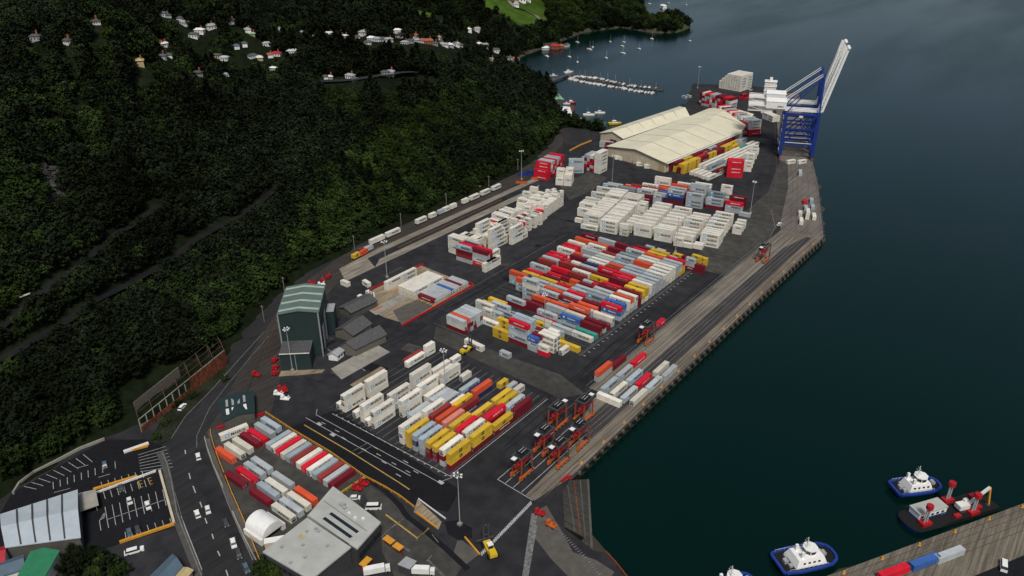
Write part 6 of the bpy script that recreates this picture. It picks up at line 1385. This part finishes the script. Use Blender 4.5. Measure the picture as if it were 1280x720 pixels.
t = rooted('small_jetty', 'old plank jetty by the yellow workboat', 'jetty'); s = MB(); s.prism([Z(440,560),Z(650,600),Z(700,545),Z(680,535),Z(600,560),Z(450,540)],-1.5,-1.0,0); s.build('deck', ['concrete_dark'], t)
ground('harbour_road', 'road', [(708,181),(700,165),(697,150),(704,148),(720,150),(738,160),(735,172),(728,181)], .012)
# tugs and dredger
def tug(label, x, y, yaw, L, W, hm, sc=1):
    t = thing('tugboat', label, 'tugboat', (x,y,-3.5), rad(yaw)); s = MB(); hull(s,L,W,2.4,0,-.3,.75,1); s.build('hull', [hm,'black'], t)
    prof = [(-.5,.72),(-.47,.86),(-.2,1),(.15,.98),(.35,.88),(.46,.62),(.5,.24)]; pts = [(a*L,b*W/2) for a,b in prof]+[(a*L,-b*W/2) for a,b in reversed(prof)]; s = MB()
    for i in range(len(pts)): a, b = pts[i], pts[(i+1)%len(pts)]; s.beam((a[0],a[1],2.3),(b[0],b[1],2.3),.9,.9,0)
    s.build('fender_rim', [hm], t)
    e_ = W/9.5; s = MB(); s.hexa([(-5.2*e_,-3.5*e_,2.1),(5.2*e_,-3.5*e_,2.1),(5.2*e_,3.5*e_,2.1),(-5.2*e_,3.5*e_,2.1),(-4.2*e_,-2.7*e_,4.9),(4.3*e_,-2.7*e_,4.9),(4.3*e_,2.7*e_,4.9),(-4.2*e_,2.7*e_,4.9)],0); dk_ = s.build('deckhouse', ['white'], t)
    for k in range(4):
        for sy in (-1,1): s = MB(); s.box(-2.8+k*1.9,sy*3.12*e_,3.2,4.0,.9,.12,0); s.build('window', ['glass'], dk_)
    s = MB()
    for k in range(9):
        for sy in (-1,1): s.tube((-L*.42+k*L*.085,sy*W*.44,2.4),(-L*.42+k*L*.085,sy*W*.44,3.5),.05,4,0)
    for sy in (-1,1): s.tube((-L*.42,sy*W*.44,3.5),(L*.26,sy*W*.44,3.5),.05,4,0)
    s.build('railing', ['offwhite'], t)
    for (a_,b_,c_) in ((-L*.36,0,1.2),(-L*.30,W*.22,.8),(-L*.33,-W*.2,.9),(L*.3,W*.15,.7)): s = MB(); s.box(a_,b_,2.1,2.1+c_,c_*1.3,c_*1.5,0); s.build('deck_gear', ['grey'], t)
    s = MB(); n = 8; pw = [(1.0+2.3*math.cos(k*math.pi/4+.39),2.3*math.sin(k*math.pi/4+.39)) for k in range(8)]; s.prism(pw,4.9,7.0,0); wh = s.build('wheelhouse', ['white'], t)
    for k in range(8): a, b = pw[k], pw[(k+1)%8]; s = MB(); s.beam((a[0]*.9+b[0]*.1+.02*(a[0]-1),a[1]*.9+b[1]*.1,6.1),(a[0]*.1+b[0]*.9,a[1]*.1+b[1]*.9,6.1),.35,.9,0); s.build('window', ['glass'], wh)
    s = MB(); s.prism([(1+(q[0]-1)*1.15,q[1]*1.15) for q in pw],7.0,7.3,0); s.build('wheelhouse_roof', ['white'], wh)
    s = MB(); s.tube((-.5,0,7.2),(-.5,0,12),.16,6,0); s.beam((-.5,-1.5,9.5),(-.5,1.5,9.5),.18,.18,0); s.beam((-.5,-1,10.8),(-.5,1,10.8),.15,.15,0); s.build('mast', ['offwhite'], t)
    for sy in (-1,1): s = MB(); s.box(-3,sy*1.9,4.9,7.4,1.0,.8,0); s.build('funnel', ['white'], t)
    s = MB(); s.tube((7,-.9,3),(7,.9,3),.8,10,0); s.build('winch', ['grey'], t)
    for k in range(10): s = MB(); a = k/9; s.tube((L*.44-a*L*.8,W*.47,1.5),(L*.44-a*L*.8,W*.52,1.5),.5,9,0); s.build('tyre_fender', ['black'], t) if k % 2 == 0 else None
    return t
tug('blue hulled tug with white wheelhouse moored at the lower right quay', -44.6,222.6,52,22,11,'tugblue'); tug('dark blue tug moored outside the dredging barge', -23.6,286,48,19,9,'tugblue')
tug('tug with blue hull cut off by the bottom edge left of the moored tug', *G(912,739,-3.5),60,18,8,'tugblue')
t = thing('dredging_barge', 'dredging barge with red topped legs and white deckhouse at the lower right quay', 'barge', (*G(1188,641,-3.5),-3.5), rad(57)); s = MB(); s.box(2,0,-.6,1.6,33,10,0); s.build('hull', ['black'], t)
s = MB(); hull(s,16,12,2.2,0,-.5,.9,1); 
for i_ in range(len(s.v)): vx = s.v[i_]; s.v[i_] = (-vx[0]-14, vx[1], vx[2])
s.f = [tuple(reversed(f)) for f in s.f]; s.build('bow_section', ['tugblue','black'], t)
s = MB(); s.box(-10,1.8,1.6,4.6,13,5,0); dh = s.build('deckhouse', ['white'], t); s = MB(); s.box(-10,1.8,4.6,4.95,13.4,5.4,0); s.build('roof', ['roof_grey'], dh)
for k in range(5): s = MB(); s.box(-15+k*2.4,-.73,2.6,3.6,1.2,.08,0); s.build('window', ['glass'], dh)
s = MB(); s.box(-10,1.8,1.7,2.3,13.06,5.06,0); s.build('blue_band', ['tugblue'], dh)
for (x,y) in ((-15.5,-2.8),(2,4.2),(6,-4.0)):
    for o in (-.6,.6): s = MB(); s.tube((x+o,y,-2),(x+o,y,9.5),.35,8,0); s.build('leg', ['grey'], t)
    s = MB(); s.tube((x,y,9.3),(x,y,11.0),1.3,10,0); s.build('leg_cap', ['red'], t); s = MB(); s.box(x,y,1.6,3.0,4.2,2.8,0); s.build('leg_housing', ['red'], t)
for (x,y,l) in ((10,-2.5,3),(13,3,2.4),(-1,-3.6,2.6)): s = MB(); s.box(x,y,1.6,2.6,l,1.6,0); s.build('deck_winch', ['red'], t)
t = thing('excavator', 'white long arm excavator with yellow boom working on the barge', 'excavator', (*G(1203,636,-1.5),-1.8), rad(52)); s = MB(); s.box(0,0,0,1.0,4.6,3.4,0); s.build('tracks', ['dkgrey'], t)
s = MB(); s.box(-.4,0,1.1,3.0,4.6,3.0,0); s.build('body', ['offwhite'], t); s = MB(); s.box(1.4,1.0,1.1,4.0,1.6,1.2,0); s.build('cab', ['white'], t)
s = MB(); s.beam((1.5,-.2,2.4),(9.5,-.2,9.0),.9,.9,0); s.build('boom', ['offwhite'], t); s = MB(); s.beam((9.5,-.2,9.0),(11.5,-.2,0.2),.7,.7,0); s.build('stick', ['amber'], t); s = MB(); s.box(11.2,-.2,-1.2,.2,1.4,1.6,0); s.build('bucket', ['dkgrey'], t)
for (px,py,c,lab) in [(1186.5,693,'g','grey container at the upper end of the row on the lower right quay'),(1155.5,702,'B','blue container in the middle of the row on the lower right quay'),(1117,715,'r','red container at the bottom of the row on the lower right quay')]:
    x,y = G(px,py,1.4); o = bpy.data.objects.new('shipping_container', BODY[(12.19,2.62)]); COL.objects.link(o); o.material_slots[0].link = 'OBJECT'; o.material_slots[0].material = M[c]; o.location = (x,y,.02); o.rotation_euler = (0,0,rad(59.6)); tag(o, lab, 'container', 'containers on the lower right quay')
    for sg in (1,): d = bpy.data.objects.new('door', END[2.62][0]); COL.objects.link(d); d.parent = o; d.location = (6.04,0,0); d.material_slots[0].link = 'OBJECT'; d.material_slots[0].material = M[c]
